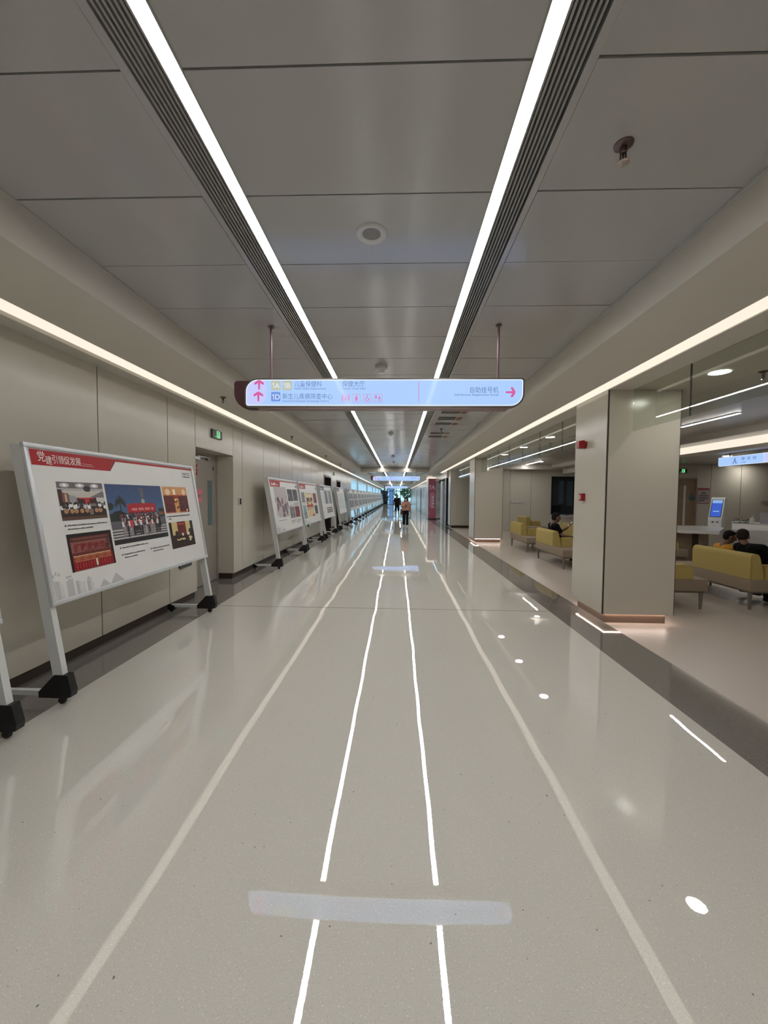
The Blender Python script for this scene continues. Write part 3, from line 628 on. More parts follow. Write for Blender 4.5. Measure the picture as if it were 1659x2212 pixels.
            disc(x+.003, z-.018, .005); disc(x+.017, z-.018, .005)
        p.build('pictogram', 'magenta', t)
    return t
hs = hanging_sign('large backlit blue sign with arrows and 1A 1B 1D badges, nearest overhead', (-.135, 3.56, 2.281))
dup(hs, (-.05, 20.9, 2.275), label='second backlit blue sign overhead, far down the corridor before the beam')
dup(hs, (-.10, 43.6, 2.30), label='third and farthest backlit sign, just above the entrance doors')

# triage sign, facing the corridor
t = thing('triage_sign', 'backlit blue triage sign with a nurse pictogram over the reception desk', 'sign', (7.33, 9.29, 2.205), -PI/2)
MB().prism(rrect(0, 1.5, 0, .215, .05, .02, .09, .02), .0, .06, 'y').build('frame', 'frame', t)
MB().prism(rrect(.008, 1.49, .008, .207, .045, .018, .08, .018), -.002, .001, 'y').build('rim_light', 'signe', t)
MB().prism(rrect(.016, 1.12, .016, .199, .04, .004, .004, .014), -.0035, -.001, 'y').build('lit_face', 'sign', t)
MB().prism(rrect(1.125, 1.48, .016, .199, .03, .01, .075, .05), -.0035, -.001, 'y').build('lilac_end', 'signl', t)
for x in (.28, 1.2): MB().tube((x, .03, .21), (x, .03, .28), .012).build('hanging_rod', 'rod', t)
MB().box(.1, 1.5, .02, .04, .268, .279).build('mounting_rail', 'rod', t)
T = frame_T((0, -.0042, 0), (1, 0, 0), (0, 0, 1)); L = MB(); [text(L, ch, .075, T @ Matrix.Translation((.60+.135*k, .105, 0)), 'LEFT', None, .01, 1.35) for k, ch in enumerate('导诊台')]; text(L, 'Triage', .042, T @ Matrix.Translation((.6, .045, 0)), 'LEFT', None, .01, 1.2); L.build('lettering', 'navy', t)
p = MB()
for a, b, c_, d_ in ((.36, .53, .03, .033), (.36, .53, .182, .185), (.36, .363, .033, .182), (.527, .53, .033, .182)): rect(p, a, b, c_, d_, T)
poly2(p, [(.445+.022*math.cos(a), .14+.022*math.sin(a)) for a in np.linspace(0, 6, 14)], T); poly2(p, [(.39, .045), (.42, .045), (.43, .09), (.46, .09), (.47, .045), (.5, .045), (.48, .105), (.45, .115), (.42, .11)], T); p.build('nurse_pictogram', 'navy', t)

# ------------------------------------------------------------------ display boards
def canvas(ny, nx, c): a = np.zeros((ny, nx, 3)); a[:] = np.array(c)/255; return a
def R_(a, x0, x1, y0, y1, c, k=1.):
    ny, nx, _ = a.shape; s = (slice(int(y0*ny), max(int(y0*ny)+1, int(round(y1*ny)))), slice(int(x0*nx), max(int(x0*nx)+1, int(round(x1*nx)))))
    a[s] = a[s]*(1-k)+k*np.array(c)/255
def E_(a, cx, cy, rx, ry, c, k=1.):
    ny, nx, _ = a.shape; yy, xx = np.mgrid[0:ny, 0:nx]; q = ((xx/nx-cx)/rx)**2+((yy/ny-cy)/ry)**2 < 1; a[q] = a[q]*(1-k)+k*np.array(c)/255
def N_(a, s): a += RNG.normal(0, s, a.shape[:2])[..., None]
def p_meeting():
    a = canvas(92, 120, (120, 112, 112)); R_(a, 0, 1, 0, .16, (105, 98, 102))
    for x in (.15, .47, .8): E_(a, x, .08, .1, .06, (225, 222, 220), .7); E_(a, x, .08, .04, .03, (255, 252, 250))
    R_(a, 0, 1, .17, .24, (170, 165, 165))
    for j in range(92):
        y = j/92
        if .22 < y < .42: w = (.42-y)/.2; R_(a, .5-.12-w*.36, .5+.12+w*.36, y, y+.011, (205, 200, 192), .8)
    E_(a, .62, .17, .08, .08, (40, 38, 42), .9); R_(a, 0, .08, .2, 1, (60, 30, 26)); R_(a, .08, .2, .3, .75, (120, 78, 60)); R_(a, .13, .17, .32, .6, (220, 200, 180), .7)
    R_(a, .22, .34, .36, .56, (150, 150, 156)); R_(a, .38, .8, .42, .58, (60, 22, 26)); R_(a, .42, .74, .42, .45, (196, 52, 40)); R_(a, .54, .63, .46, .56, (196, 40, 36)); R_(a, .8, 1, .42, .56, (196, 194, 192))
    R_(a, 0, 1, .66, 1, (48, 30, 28)); R_(a, 0, 1, .92, 1, (88, 62, 52))
    for k in range(26):
        x = RNG.random(); E_(a, x, .6+.08*RNG.random(), .04, .055, RNG.choice([(225, 224, 224), (190, 186, 190), (60, 50, 50)])); E_(a, x, .54+.06*RNG.random(), .02, .03, (28, 22, 22))
    for x in (.1, .22, .31, .43, .54, .76, .85): E_(a, x, .76, .045, .06, (172, 130, 92))
    R_(a, .6, .68, .72, .88, (120, 108, 104)); N_(a, .03); return a
def p_group():
    a = canvas(110, 150, (70, 98, 150))
    for j in range(62): a[j] = np.array((44+j*.45, 66+j*.6, 112+j*.45))/255
    R_(a, .56, .63, .06, .16, (92, 92, 100)); R_(a, .545, .645, .08, .11, (80, 80, 90)); R_(a, .575, .62, .16, .26, (96, 96, 100)); R_(a, .57, .625, .26, .44, (160, 160, 158))
    R_(a, .185, .2, .28, .52, (48, 48, 40))
    for ang in np.linspace(-.5, 3.6, 11):
        for r in np.linspace(0, .085, 14): E_(a, .19+r*math.cos(ang), .29-r*1.15*math.sin(ang)+r*r*6*abs(math.cos(ang)), .010, .011, (24, 34, 28))
    E_(a, .02, .36, .06, .06, (30, 40, 34)); R_(a, 0, .2, .5, .78, (20, 26, 20)); E_(a, .14, .54, .12, .1, (22, 32, 22)); E_(a, .04, .56, .06, .08, (30, 40, 30))
    R_(a, 0, 1, .62, 1, (92, 90, 96)); R_(a, .88, 1, .44, .6, (40, 38, 24)); R_(a, .88, .97, .5, .56, (132, 76, 44))
    for j in range(5): R_(a, 0, 1, .76+j*.045, .78+j*.045, (178, 176, 178)); R_(a, 0, 1, .785+j*.045, .805+j*.045, (44, 42, 48))
    R_(a, .3, .83, .35, .50, (168, 26, 40)); R_(a, .36, .78, .33, .37, (168, 26, 40))
    for k in range(18): x = .35+k*.024; R_(a, x, x+.014, .41, .45, (226, 190, 176), .75 if k % 5 else .1)
    cols = [(24, 20, 24), (226, 224, 222), (120, 110, 116), (60, 56, 64), (200, 52, 64), (90, 84, 92), (30, 28, 34), (168, 160, 164)]
    for row in range(4):
        for k in range(30):
            x = .16+.72*(k+.5*(row % 2))/30+RNG.normal(0, .007); y = .50+row*.052+RNG.normal(0, .008); c = cols[RNG.integers(0, len(cols))]
            E_(a, x, y+.07, .017, .06, c); E_(a, x, y, .010, .016, (88, 62, 56)); E_(a, x, y-.009, .010, .010, (18, 16, 18))
    for k in range(20):
        x = .17+.70*k/20; h = .14+.04*RNG.random()
        R_(a, x, x+.026, .72, .72+h, RNG.choice([(22, 20, 24), (34, 32, 38), (130, 122, 124), (48, 44, 50)]))
        if k % 3 == 0: R_(a, x, x+.03, .64, .72, (214, 210, 210))
    R_(a, .3, .35, .62, .74, (208, 48, 62)); R_(a, .56, .6, .74, .88, (158, 152, 150)); R_(a, 0, 1, .92, 1, (30, 28, 32)); N_(a, .025); return a
def p_choir():
    a = canvas(92, 120, (138, 84, 78)); R_(a, 0, 1, 0, .1, (18, 10, 10)); R_(a, 0, .05, .1, 1, (30, 10, 10)); R_(a, .94, 1, .1, 1, (26, 8, 8)); R_(a, .05, .94, .1, .2, (90, 40, 36))
    for k in range(14): R_(a, .12+k*.055, .155+k*.055, .12, .17, (160, 108, 84), .5)
    R_(a, .05, .94, .2, .22, (60, 18, 20)); R_(a, .05, .94, .52, .62, (104, 40, 38)); R_(a, .05, .96, .62, .98, (128, 22, 26))
    for r in range(4):
        for k in range(24): x = .08+.84*(k+.5*(r % 2))/24; E_(a, x, .60+r*.045, .012, .016, (244, 206, 150) if r == 0 else (206, 140, 96))
    for k in range(13): x = .1+.8*k/13; E_(a, x+.02, .86, .022, .1, (170, 30, 38)); R_(a, x+.045, x+.055, .78, .98, (74, 12, 16))
    E_(a, .55, .84, .025, .11, (226, 206, 186)); E_(a, .55, .7, .016, .02, (40, 20, 20)); R_(a, .8, .9, .38, .5, (50, 30, 20), .7); E_(a, .88, .3, .05, .12, (70, 30, 24), .6); N_(a, .02); return a
def p_hall():
    a = canvas(72, 80, (176, 92, 52)); R_(a, 0, 1, 0, .3, (206, 148, 96)); R_(a, .4, .5, .1, .3, (250, 232, 200)); E_(a, .18, .2, .1, .12, (250, 226, 190), .7); E_(a, .85, .2, .08, .12, (250, 226, 190), .7)
    R_(a, .36, .66, .34, .46, (150, 34, 32)); R_(a, 0, .4, .35, .96, (96, 22, 24)); R_(a, .6, 1, .35, .96, (90, 20, 22)); R_(a, .42, .58, .5, 1, (206, 150, 90)); R_(a, .44, .56, .46, .56, (230, 200, 90)); E_(a, .9, .92, .05, .05, (240, 230, 215))
    for k in range(30): E_(a, RNG.random(), .45+.5*RNG.random(), .03, .04, (50, 12, 14), .8)
    N_(a, .04); return a
def p_office():
    a = canvas(72, 80, (60, 40, 30)); R_(a, .1, .32, 0, .5, (206, 184, 130)); R_(a, .68, .88, 0, .5, (206, 184, 130)); R_(a, .34, .66, .04, .52, (104, 30, 30)); R_(a, .36, .64, .06, .12, (176, 60, 54)); R_(a, 0, .1, 0, 1, (24, 20, 20)); R_(a, .9, 1, 0, 1, (28, 22, 22))
    R_(a, 0, 1, .55, 1, (44, 26, 20)); R_(a, .2, .6, .66, .72, (214, 196, 152)); E_(a, .8, .7, .09, .1, (214, 196, 160)); E_(a, .74, .5, .06, .07, (226, 214, 190)); E_(a, .5, .5, .04, .06, (220, 210, 200)); E_(a, .26, .44, .07, .1, (40, 46, 28)); E_(a, .84, .4, .07, .1, (34, 40, 24))
    for k in range(10): E_(a, RNG.random(), .5+.3*RNG.random(), .04, .05, (26, 18, 16))
    N_(a, .03); return a
def p_generic(kind, ny=54, nx=48):
    base = {'pale': (186, 178, 176), 'dark': (52, 52, 58), 'grey': (120, 120, 124), 'cream': (206, 186, 146), 'blue': (136, 160, 176), 'red': (120, 40, 46)}[kind]
    a = canvas(ny, nx, base); alt = {'pale': [(110, 76, 88), (60, 44, 54), (226, 220, 222), (150, 110, 122)], 'dark': [(22, 22, 26), (90, 90, 98), (140, 136, 140)], 'grey': [(70, 70, 76), (160, 160, 164), (96, 92, 96)], 'cream': [(170, 60, 44), (120, 104, 84), (228, 214, 180)], 'blue': [(90, 104, 96), (70, 76, 72), (170, 186, 196)], 'red': [(200, 70, 50), (40, 26, 34), (170, 120, 110)]}[kind]
    for k in range(26): E_(a, RNG.random(), .35+.65*RNG.random(), .03+.04*RNG.random(), .05+.09*RNG.random(), alt[RNG.integers(0, len(alt))], .85)
    N_(a, .03); return a
def caption(mb, T, x, y, w, n=1, hgt=.0095, last=.6):
    for k in range(n):
        ww = w if k < n-1 or n == 1 else w*last; xx = x
        while xx < x+ww:
            l = .009+.007*random.random(); rect(mb, xx, min(xx+l, x+ww), y-k*.028, y-k*.028+hgt*(.7+.5*random.random()), T, .0012); xx += l+.003
SL = .1633
def board(label, loc, pics, header='red', caps=(), detail=False, title=None, group='white display boards along the left wall', skyline=True):
    """local y runs along the corridor, +x faces the corridor; the panel leans back towards the wall"""
    t = thing('display_board', label, 'display board', loc, 0, group); HW = 1.12
    fx = lambda z: .063-SL*(z-.05)
    ang = math.atan(SL)
    for sy in (-1, 1):
        yy = sy*(HW-.024); p = MB().prism([(fx(.2)-.085, .2), (fx(.2)-.012, .2), (fx(1.825)-.012, 1.825), (fx(1.825)-.085, 1.825)], yy-.022, yy+.022, 'y').build('post', 'alu2', t)
        MB().prism([(.082, .06), (.088, .10), (.060, .215), (-.035, .215), (-.15, .095), (-.15, .052), (.05, .052)], yy-.028, yy+.028, 'y').build('foot_bracket', 'black', p)
        MB().lathe([(.022, -.014), (.027, -.008), (.027, .008), (.022, .014)], 16, None, Matrix.Translation((.0, yy, .0272)) @ Matrix.Rotation(PI/2, 4, 'X')).box(-.012, .012, yy-.018, yy+.018, .045, .056).build('caster', 'black', p, 40)
        bbar = MB().box(-.50, -.14, yy-.017, yy+.017, .062, .097).build('base_bar', 'alu2', t)
        MB().prism([(-.53, .03), (-.44, .03), (-.44, .07), (-.50, .10), (-.53, .10)], yy-.025, yy+.025, 'y').lathe([(.022, -.012), (.022, .012)], 14, None, Matrix.Translation((-.49, yy, .0222)) @ Matrix.Rotation(PI/2, 4, 'X')).build('rear_foot', 'black', bbar)
    # panel plane: origin at lower left seen from the front (near end), x along +y, y up the slope
    z0, z1 = .695, 1.84; o = Vector((fx(z0), -HW, z0)); up = Vector((-SL, 0, 1)).normalized(); H = (z1-z0)/up.z; Wd = 2*HW
    T = frame_T(o, (0, 1, 0), up)
    fw = .034; fr = MB()
    for a, b, c_, d_ in ((0, Wd, 0, fw), (0, Wd, H-fw, H), (0, fw, fw, H-fw), (Wd-fw, Wd, fw, H-fw)): fr.bbox(a, b, c_, d_, -.012, .016, .005, 2, None, T)
    fr.build('frame', 'alu', t, 40)
    po = MB().box(fw-.004, Wd-fw+.004, fw-.004, H-fw+.004, -.004, .002, None, T).build('poster', 'poster', t)
    T2 = T @ Matrix.Translation((0, 0, .0025)); w0, w1, hh = fw, Wd-fw, H-fw
    hb = MB(); poly2(hb, [(w0+.012, hh-.006), (w0+.014, hh-.12), (w0+.77, hh-.12), (w0+.855, hh-.028), (w1, hh-.028), (w1, hh-.006)] if title else [(w0+.05, hh-.01), (w0+.06, hh-.15), (w0+.72, hh-.15), (w0+.76, hh-.03), (w1, hh-.03), (w1, hh-.01)], T2, .0006)
    hb.build('header_band', header, po)
    if title:
        L = MB(); xs = .10
        for k, ch in enumerate(title): text(L, ch, .084 if k == 0 else .070, T2 @ Matrix.Translation((xs, 1.034 + (.008 if k == 0 else (-.012 if k == 1 else 0)), .0012)), 'LEFT', None, .0, .8); xs += .054 if k else .064
        rect(L, .50, .60, 1.045, 1.047, T2, .0012); rect(L, .49, .62, 1.030, 1.032, T2, .0012)
        L.build('lettering', 'white', po)
        b = MB(); poly2(b, [(w0+.75, hh-.12), (w0+.77, hh-.12), (w0+.855, hh-.028), (w0+.835, hh-.028)], T2, .0009); b.build('band_fold', 'redtext', po)
    else:
        L = MB()
        for k in range(6): x = w0+.14+k*.05; rect(L, x, x+.034, hh-.12, hh-.06-.03*random.random(), T2, .0012)
        for k in range(3): x = w0+.46+k*.05; rect(L, x, x+.035, hh-.115, hh-.10, T2, .0012)
        L.build('title_marks', 'white', po)
    lg = MB()
    if title: text(lg, 'HWCIC', .05, T2 @ Matrix.Translation((1.985, 1.03, .001)), 'LEFT', None, .012); caption(lg, T2, 1.985, 1.005, .155, 1, .016)
    else: caption(lg, T2, w1-.16, hh-.12, .12, 2, .03, 1)
    lg.build('logo', 'ink', po)
    for kind, x, y, w, h in pics:
        arr = kind() if callable(kind) else p_generic(kind); photo('photograph', arr, w, h, T2, po, x, y, .0008)
    if caps:
        cp = MB()
        for c_ in caps: caption(cp, T2, *c_)
        if title:
            for x, y, r in ((.232, .555, 0), (.762, .315, 0), (.770, .252, PI/2), (1.178, .254, -PI/2), (1.537, .553, PI/2)): poly2(cp, [(x+.012*math.cos(r+a), y+.012*math.sin(r+a)) for a in (PI/2, PI/2+2.1, PI/2+4.2)], T2, .0012)
        cp.build('caption', 'ink', po)
    if skyline:
        s = MB(); b0 = fw; q = 1. if title else .9
        bar = lambda x, w, h: rect(s, x*q, (x+w)*q, b0, b0+(h-fw)*q, T2, .0008)
        for x, w, h in ((.052, .006, .17), (.062, .03, .165), (.098, .005, .15), (.112, .004, .13), (.150, .016, .15), (.17, .042, .16), (.232, .03, .135), (.268, .006, .125), (.288, .006, .12), (.306, .005, .12), (.335, .034, .12), (.376, .006, .13), (.39, .004, .10)): bar(x, w, h)
        rect(s, .152*q, .205*q, b0+.135*q, b0+.15*q, T2, .0008); poly2(s, [(.338*q, b0+.09*q), (.374*q, b0+.09*q), (.356*q, b0+.118*q)], T2, .0008)
        for x, w, h in ((.455, .12, .06), (.575, .17, .085)): poly2(s, [(x*q, b0+.002), ((x+w)*q, b0+.002), ((x+w*.45)*q, b0+h*q)], T2, .0008)
        for x, y in ((.05, .16), (.075, .175), (.10, .165)): poly2(s, [(x*q-.012, b0+y*q), (x*q+.012, b0+y*q), (x*q, b0+y*q+.03)], T2, .0008)
        s.build('skyline_print', 'grey_ink', po)
    return t
XB = -2.355
b1pics = [(p_meeting, .216, .594, .457, .298), (p_group, .70, .346, .804, .543), (p_choir, .221, .199, .456, .290), (p_hall, 1.532, .590, .479, .296), (p_office, 1.541, .197, .484, .290)]
b1caps = [(.25, .55, .405, 2), (.785, .309, .365, 1), (.793, .247, .29, 2), (1.2, .248, .294, 2), (1.559, .548, .44, 2, .012, .12)]
b1 = board('white display board nearest the viewer with a red title banner and five photographs', (XB, 3.75, 0), b1pics, 'red', b1caps, True, '党建引领促发展')
tl = MB(); Tt = frame_T(Vector((.063-SL*.645, -1.12, .695)), (0, 1, 0), Vector((-SL, 0, 1))) @ Matrix.Translation((.43, .352, .0045))
text(tl, '红歌献给党', .068, Tt, 'CENTER', None, .035, .95); tl.build('banner_lettering', 'redtext', [o for o in b1.children if o.name.startswith('poster')][0])
board('white display board cut off at the left edge, only its right post in view', (XB, 1.16, 0), [('pale', .3, .4, .6, .5)], 'red', ())
board('white display board just past the taupe door, red corner banner and one big pale photo', (XB, 8.865, 0), [('pale', .27, .32, .90, .66), ('dark', 1.24, .66, .42, .28), ('dark', 1.70, .66, .42, .28), ('grey', 1.24, .26, .42, .26), ('red', 1.70, .26, .42, .26)], 'red', [(.3, .25, .55, 1), (1.25, .55, .4, 2), (1.7, .6, .4, 4), (1.25, .2, .4, 3), (1.7, .2, .4, 4)])
def p_cream():
    a = p_generic('cream', 72, 56); R_(a, .1, .9, .08, .2, (222, 206, 160)); R_(a, .1, .4, .22, .36, (70, 64, 60)); R_(a, .65, .95, .22, .36, (70, 64, 60)); R_(a, 0, 1, .5, .58, (170, 36, 30)); R_(a, .42, .56, .22, .4, (170, 60, 40)); R_(a, 0, 1, .74, 1, (214, 190, 146)); R_(a, .7, 1, .92, 1, (176, 40, 30)); return a
board('white display board with a cream building photo in the middle, red corner banner', (XB, 11.235, 0), [('grey', .16, .60, .36, .28), ('blue', .16, .17, .36, .36), (p_cream, .62, .19, .84, .68), ('red', 1.58, .56, .44, .30), ('dark', 1.58, .24, .40, .25)], 'red', [(.2, .56, .3, 1), (1.6, .5, .35, 1), (1.6, .2, .35, 1)])
def p_trees():
    a = canvas(60, 48, (150, 152, 156))
    for k in range(16): x = RNG.random(); R_(a, x, x+.05, .1*RNG.random(), 1, RNG.choice([(70, 74, 84), (196, 196, 200), (104, 104, 112)]), .8)
    N_(a, .03); return a
def p_bars():
    a = canvas(22, 80, (214, 208, 204))
    for j in range(3):
        for k in range(6): R_(a, .02+k*.16, .15+k*.16, .06+j*.33, .24+j*.33, (36, 28, 30))
    return a
board('white display board with a slate banner, two grey photos and black bars', (XB, 14.0, 0), [(p_trees, .62, .50, .66, .48), (p_trees, 1.38, .50, .66, .48), (p_bars, .8, .16, 1.2, .22)], 'slate', [(.15, .9-.05*k, .3, 1) for k in range(8)], skyline=False)
board('white display board of printed lines in front of the second far doorway', (XB, 17.55, 0), [], 'slate', [(.3, .85-.06*k, 1.6, 1) for k in range(11)], skyline=False)
fb = board('display board with grey pictures, first of the unbroken row before the windows', (XB, 21.35, 0), [('grey', .2, .6, .8, .32), ('grey', 1.1, .6, .9, .32), ('grey', .2, .15, .8, .4), ('grey', 1.1, .15, .9, .4)], 'slate', (), skyline=False)
ordn = ['second', 'third', 'fourth', 'fifth', 'sixth', 'seventh', 'eighth', 'ninth']
for k in range(1, 19):
    y = 21.35+k*2.42
    lab = 'display board with grey pictures before the windows, %s of the unbroken row' % ordn[k-1] if k <= 8 else 'tiny far display board near the entrance end of the window row'
    q = dup(fb, (XB, y, 0), label=lab, group='white display boards along the left wall' if k <= 8 else 'far display boards at the entrance end')

# ------------------------------------------------------------------ sofas
def make_sofa(name, label, flip):
    """local origin under the middle; x = 0 at the back, +x the seat front; flip = +1 puts the open shelf at -y"""
    t = thing(name, label, 'sofa', (0, 0, 0), 0, 'yellow waiting sofas'); f = flip; D = .72; L = .79
    def yy(a, b): return (a, b) if f > 0 else (-b, -a)
    y0, y1 = yy(-L, L); MB().bbox(0, D, y0, y1, .25, .412, .012, 3).build('bench', 'taupe', t, 40)
    MB().box(.03, D-.03, -L+.03, L-.03, .225, .25).build('under_frame', 'legm', t)
    a, b = yy(-L+.52, L-.004)
    prof = [(.0, .414), (.0, .685), (.012, .725), (.04, .752), (.075, .754), (.105, .742), (.125, .705), (.16, .56), (.185, .44), (.185, .414)]
    bm = bmesh.new(); mb = MB().prism(prof, a, b, 'y'); me = mb.mesh('x'); bm.from_mesh(me); bpy.data.meshes.remove(me)
    es = [e for e in bm.edges if abs(e.verts[0].co.y-e.verts[1].co.y) < 1e-6 and e.verts[0].co.z > .42 or e.verts[1].co.z > .42 and abs(e.verts[0].co.y-e.verts[1].co.y) < 1e-6]
    bmesh.ops.bevel(bm, geom=es, offset=.012, segments=2, affect='EDGES'); MB().frombm(bm).build('backrest', 'yellow', t, 50)
    a, b = yy(-L+.52, -L+.66)
    ap = [(.188, .414), (.188, .595), (D-.30, .607), (D-.25, .600), (D-.21, .565), (D-.195, .51), (D-.195, .414)]
    MB().prism(ap, a, b, 'y').build('armrest', 'yellow', t)
    a, b = yy(L-.14, L-.004); MB().prism(ap, a, b, 'y').build('armrest', 'yellow', t)
    for x in (.05, D-.05):
        for y in (-L+.06, L-.06): MB().tube((x, y, 0), (x, y, .23), .017, .027, 8).build('leg', 'legm', t)
    return t
sa = make_sofa('waiting_sofa', 'yellow sofa with taupe bench, the man in black sits on it', 1); sa.location = (3.40, 8.93, 0)
dup(sa, (3.46, 11.34, 0), label='yellow sofa with taupe bench, beside the middle pillar')
dup(sa, (4.78, 14.95, 0), label='yellow sofa farthest back against the panelled wall')
dup(sa, (4.85, 11.0, 0), label='yellow sofa behind the man in black, under the dark window')
sb_ = make_sofa('waiting_sofa', 'yellow sofa seating the boy and man seen from behind', -1); sb_.location = (4.70, 6.13, 0)
dup(sb_, (3.42, 6.11, 0), label='yellow sofa half hidden behind the nearest pillar')
dup(sb_, (5.40, 9.22, 0), label='yellow sofa by the desk, its end peeping past the nearest pillar')

# ------------------------------------------------------------------ reception desk and what stands on it
t = thing('reception_desk', 'faceted white reception desk with a low counter and wood panelling', 'desk', (7.0, 9.3, 0))
AB = lambda P_: [(x-7.0, y-9.3) for x, y in P_]
MB().prism(AB([(6.14, 8.66), (6.74, 8.43), (7.73, 9.52), (7.9, 10.1), (6.9, 10.2), (6.14, 10.0)]), .735, .80, 'z').build('low_counter', 'solid', t)
up_ = AB([(7.71, 9.30), (9.6, 7.75), (10.4, 8.8), (8.40, 10.15)])
mb = MB(); mb.add([(x, y, .925) for x, y in up_]+[(x-(.22 if i == 0 else 0), y-(.26 if i == 0 else 0), .80) for i, (x, y) in enumerate(up_)]+[(x+(.12 if i == 0 else 0), y-(.1 if i == 0 else 0), 0) for i, (x, y) in enumerate(up_)],
   [(0, 1, 2, 3), (0, 4, 5, 1), (1, 5, 6, 2), (2, 6, 7, 3), (3, 7, 4, 0), (4, 8, 9, 5), (5, 9, 10, 6), (6, 10, 11, 7), (7, 11, 8, 4), (8, 11, 10, 9)]); mb.build('high_counter', 'solid', t)
MB().prism(AB([(6.3, 9.15), (6.85, 8.95), (7.35, 9.5), (7.45, 9.95), (6.3, 9.85)]), 0, .734, 'z').build('wood_base', 'wood', t)
MB().prism(AB([(6.62, 9.0), (6.72, 8.97), (6.8, 9.2), (6.7, 9.2)]), 0, .733, 'z').build('dark_divider', 'darkwood', t)
# self-service terminal: leans back, faces the corridor
t = thing('self_service_terminal', 'white self-service terminal with a blue screen on the low counter', 'kiosk', (7.76, 9.82, .80), -1.0)
MB().prism([(-.09, 0), (.10, 0), (.10, .24), (.05, .29), (.135, .69), (.115, .715), (.075, .715), (-.09, .18)], -.135, .135, 'x').build('housing', 'kiosk', t)
Tk = frame_T((0, -.09+.165*(.24-.18)/.535-.002, .24), (1, 0, 0), Vector((0, .165, .535)))
k = MB(); rect(k, -.11, .11, 0, .44, Tk, .001); bz = k.build('bezel', 'bezel', t)
k = MB(); rect(k, -.10, .10, .012, .43, Tk, .002); sc = k.build('screen', 'screen', t)
k = MB(); rect(k, -.06, .06, .13, .155, Tk, .003); rect(k, -.10, .10, .35, .43, Tk, .003); k.build('screen_banner', 'screenb', sc)
k = MB().box(-.06, -.02, -.093, -.0905, .1, .135).box(.035, .07, -.093, -.0905, .10, .135).box(-.03, .03, -.093, -.0905, .02, .028); k.build('card_slot', 'darkgrey', t)
# items on the high counter
t = thing('pump_bottle', 'white pump bottle of hand gel on the high counter', 'bottle', (8.03, 9.16, .925))
MB().bbox(-.038, .038, -.025, .025, 0, .13, .01, 3).build('body', 'bottle', t, 40); MB().tube((0, 0, .13), (0, 0, .17), .01).box(-.008, .05, -.006, .006, .165, .178).build('pump', 'bottle', t)
t = thing('potted_plant', 'small dark green leafy plant lying on the high counter', 'plant', (7.95, 9.31, .926)); lf = MB()
for q in range(26):
    a = q*2.4; r = .02+.13*((q*7) % 11)/11; s_ = .075; T = Matrix.Translation((r*math.cos(a)*1.4, r*math.sin(a)*.6, .02+.085*((q*5) % 7)/7)) @ Matrix.Rotation(a, 4, 'Z') @ Matrix.Rotation(.5*math.sin(q), 4, 'Y')
    lf.add([(0, 0, 0), (s_*.5, -s_*.3, .008), (s_, 0, 0), (s_*.5, s_*.3, .008)], [(0, 1, 2, 3)], None, T)
lf.build('leaves', 'leaf', t); MB().box(-.2, .18, -.05, .05, 0, .012).build('tray', 'black', t)
for x, y, w, h, lab, bars in ((8.23, 9.06, .19, .26, 'upright acrylic leaflet stand beside the pump bottle', 4), (8.42, 8.93, .22, .18, 'low acrylic leaflet stand at the right edge of the desk', 3)):
    t = thing('leaflet_stand', lab, 'sign', (x, y, .925), -.55); MB().box(-w/2, w/2, -.005, .005, 0, h).box(-w/2, w/2, -.04, .04, 0, .006).build('holder', 'acrylic', t)
    b = MB()
    for q in range(bars): b.box(-w*.38, w*.3*(1-.2*(q % 2)), -.0065, -.005, h*.84-q*h*.16, h*.9-q*h*.16)
    b.build('printed_lines', 'grey_ink', t)

# ------------------------------------------------------------------ people
def solid(mb, name, m, parent, voxel, smooth_it=4, label=None):
    """fuse overlapping volumes into one continuous skin"""
    me = mb.mesh(name); o = bpy.data.objects.new('tmp', me); C.objects.link(o)
    r = o.modifiers.new('r', 'REMESH'); r.mode = 'VOXEL'; r.voxel_size = voxel; r.use_smooth_shade = True
    s = o.modifiers.new('s', 'SMOOTH'); s.factor = .5; s.iterations = smooth_it
    dg = bpy.context.evaluated_depsgraph_get(); n = bpy.data.meshes.new_from_object(o.evaluated_get(dg)); bpy.data.objects.remove(o)
    n.polygons.foreach_set('use_smooth', [True]*len(n.polygons)); n.materials.clear(); n.materials.append(M[m]); n.name = name
    q = bpy.data.objects.new(name, n); C.objects.link(q); q.parent = parent
    if label: q['label'] = label
    return q
def hand(mb, wr, d, palm_n, thumb, s=1., curl=.5):
    """d = finger direction, palm_n = way the palm looks, thumb = side of the thumb"""
    d = Vector(d).normalized(); n = Vector(palm_n); n = (n-d*n.dot(d)).normalized(); th = d.cross(n).normalized()
    if th.dot(Vector(thumb)) < 0: th = -th
    wr = Vector(wr); T = Matrix((th, n, d)).transposed().to_4x4()
    mb.ell(wr+d*.045*s, .040*s, .016*s, .055*s, 12, T)
    for i, (off, L) in enumerate(((.028, .068), (.010, .076), (-.009, .070), (-.027, .054))):
        p = wr+d*.085*s+th*off*s; c1 = (d*math.cos(curl*.6)+n*math.sin(curl*.6)); c2 = (d*math.cos(curl*1.7)+n*math.sin(curl*1.7))
        q = p+c1*L*.5*s; mb.caps(p-d*.02*s, q, .0095*s, .0085*s, 8); mb.caps(q, q+c2*L*.5*s, .0085*s, .0072*s, 8)
    p = wr+d*.03*s+th*.032*s; q = p+(d*.7+th*.7+n*.25).normalized()*.036*s; mb.caps(p, q, .0115*s, .010*s, 8); mb.caps(q, q+(d*.9+th*.25+n*.35).normalized()*.03*s, .0095*s, .008*s, 8)
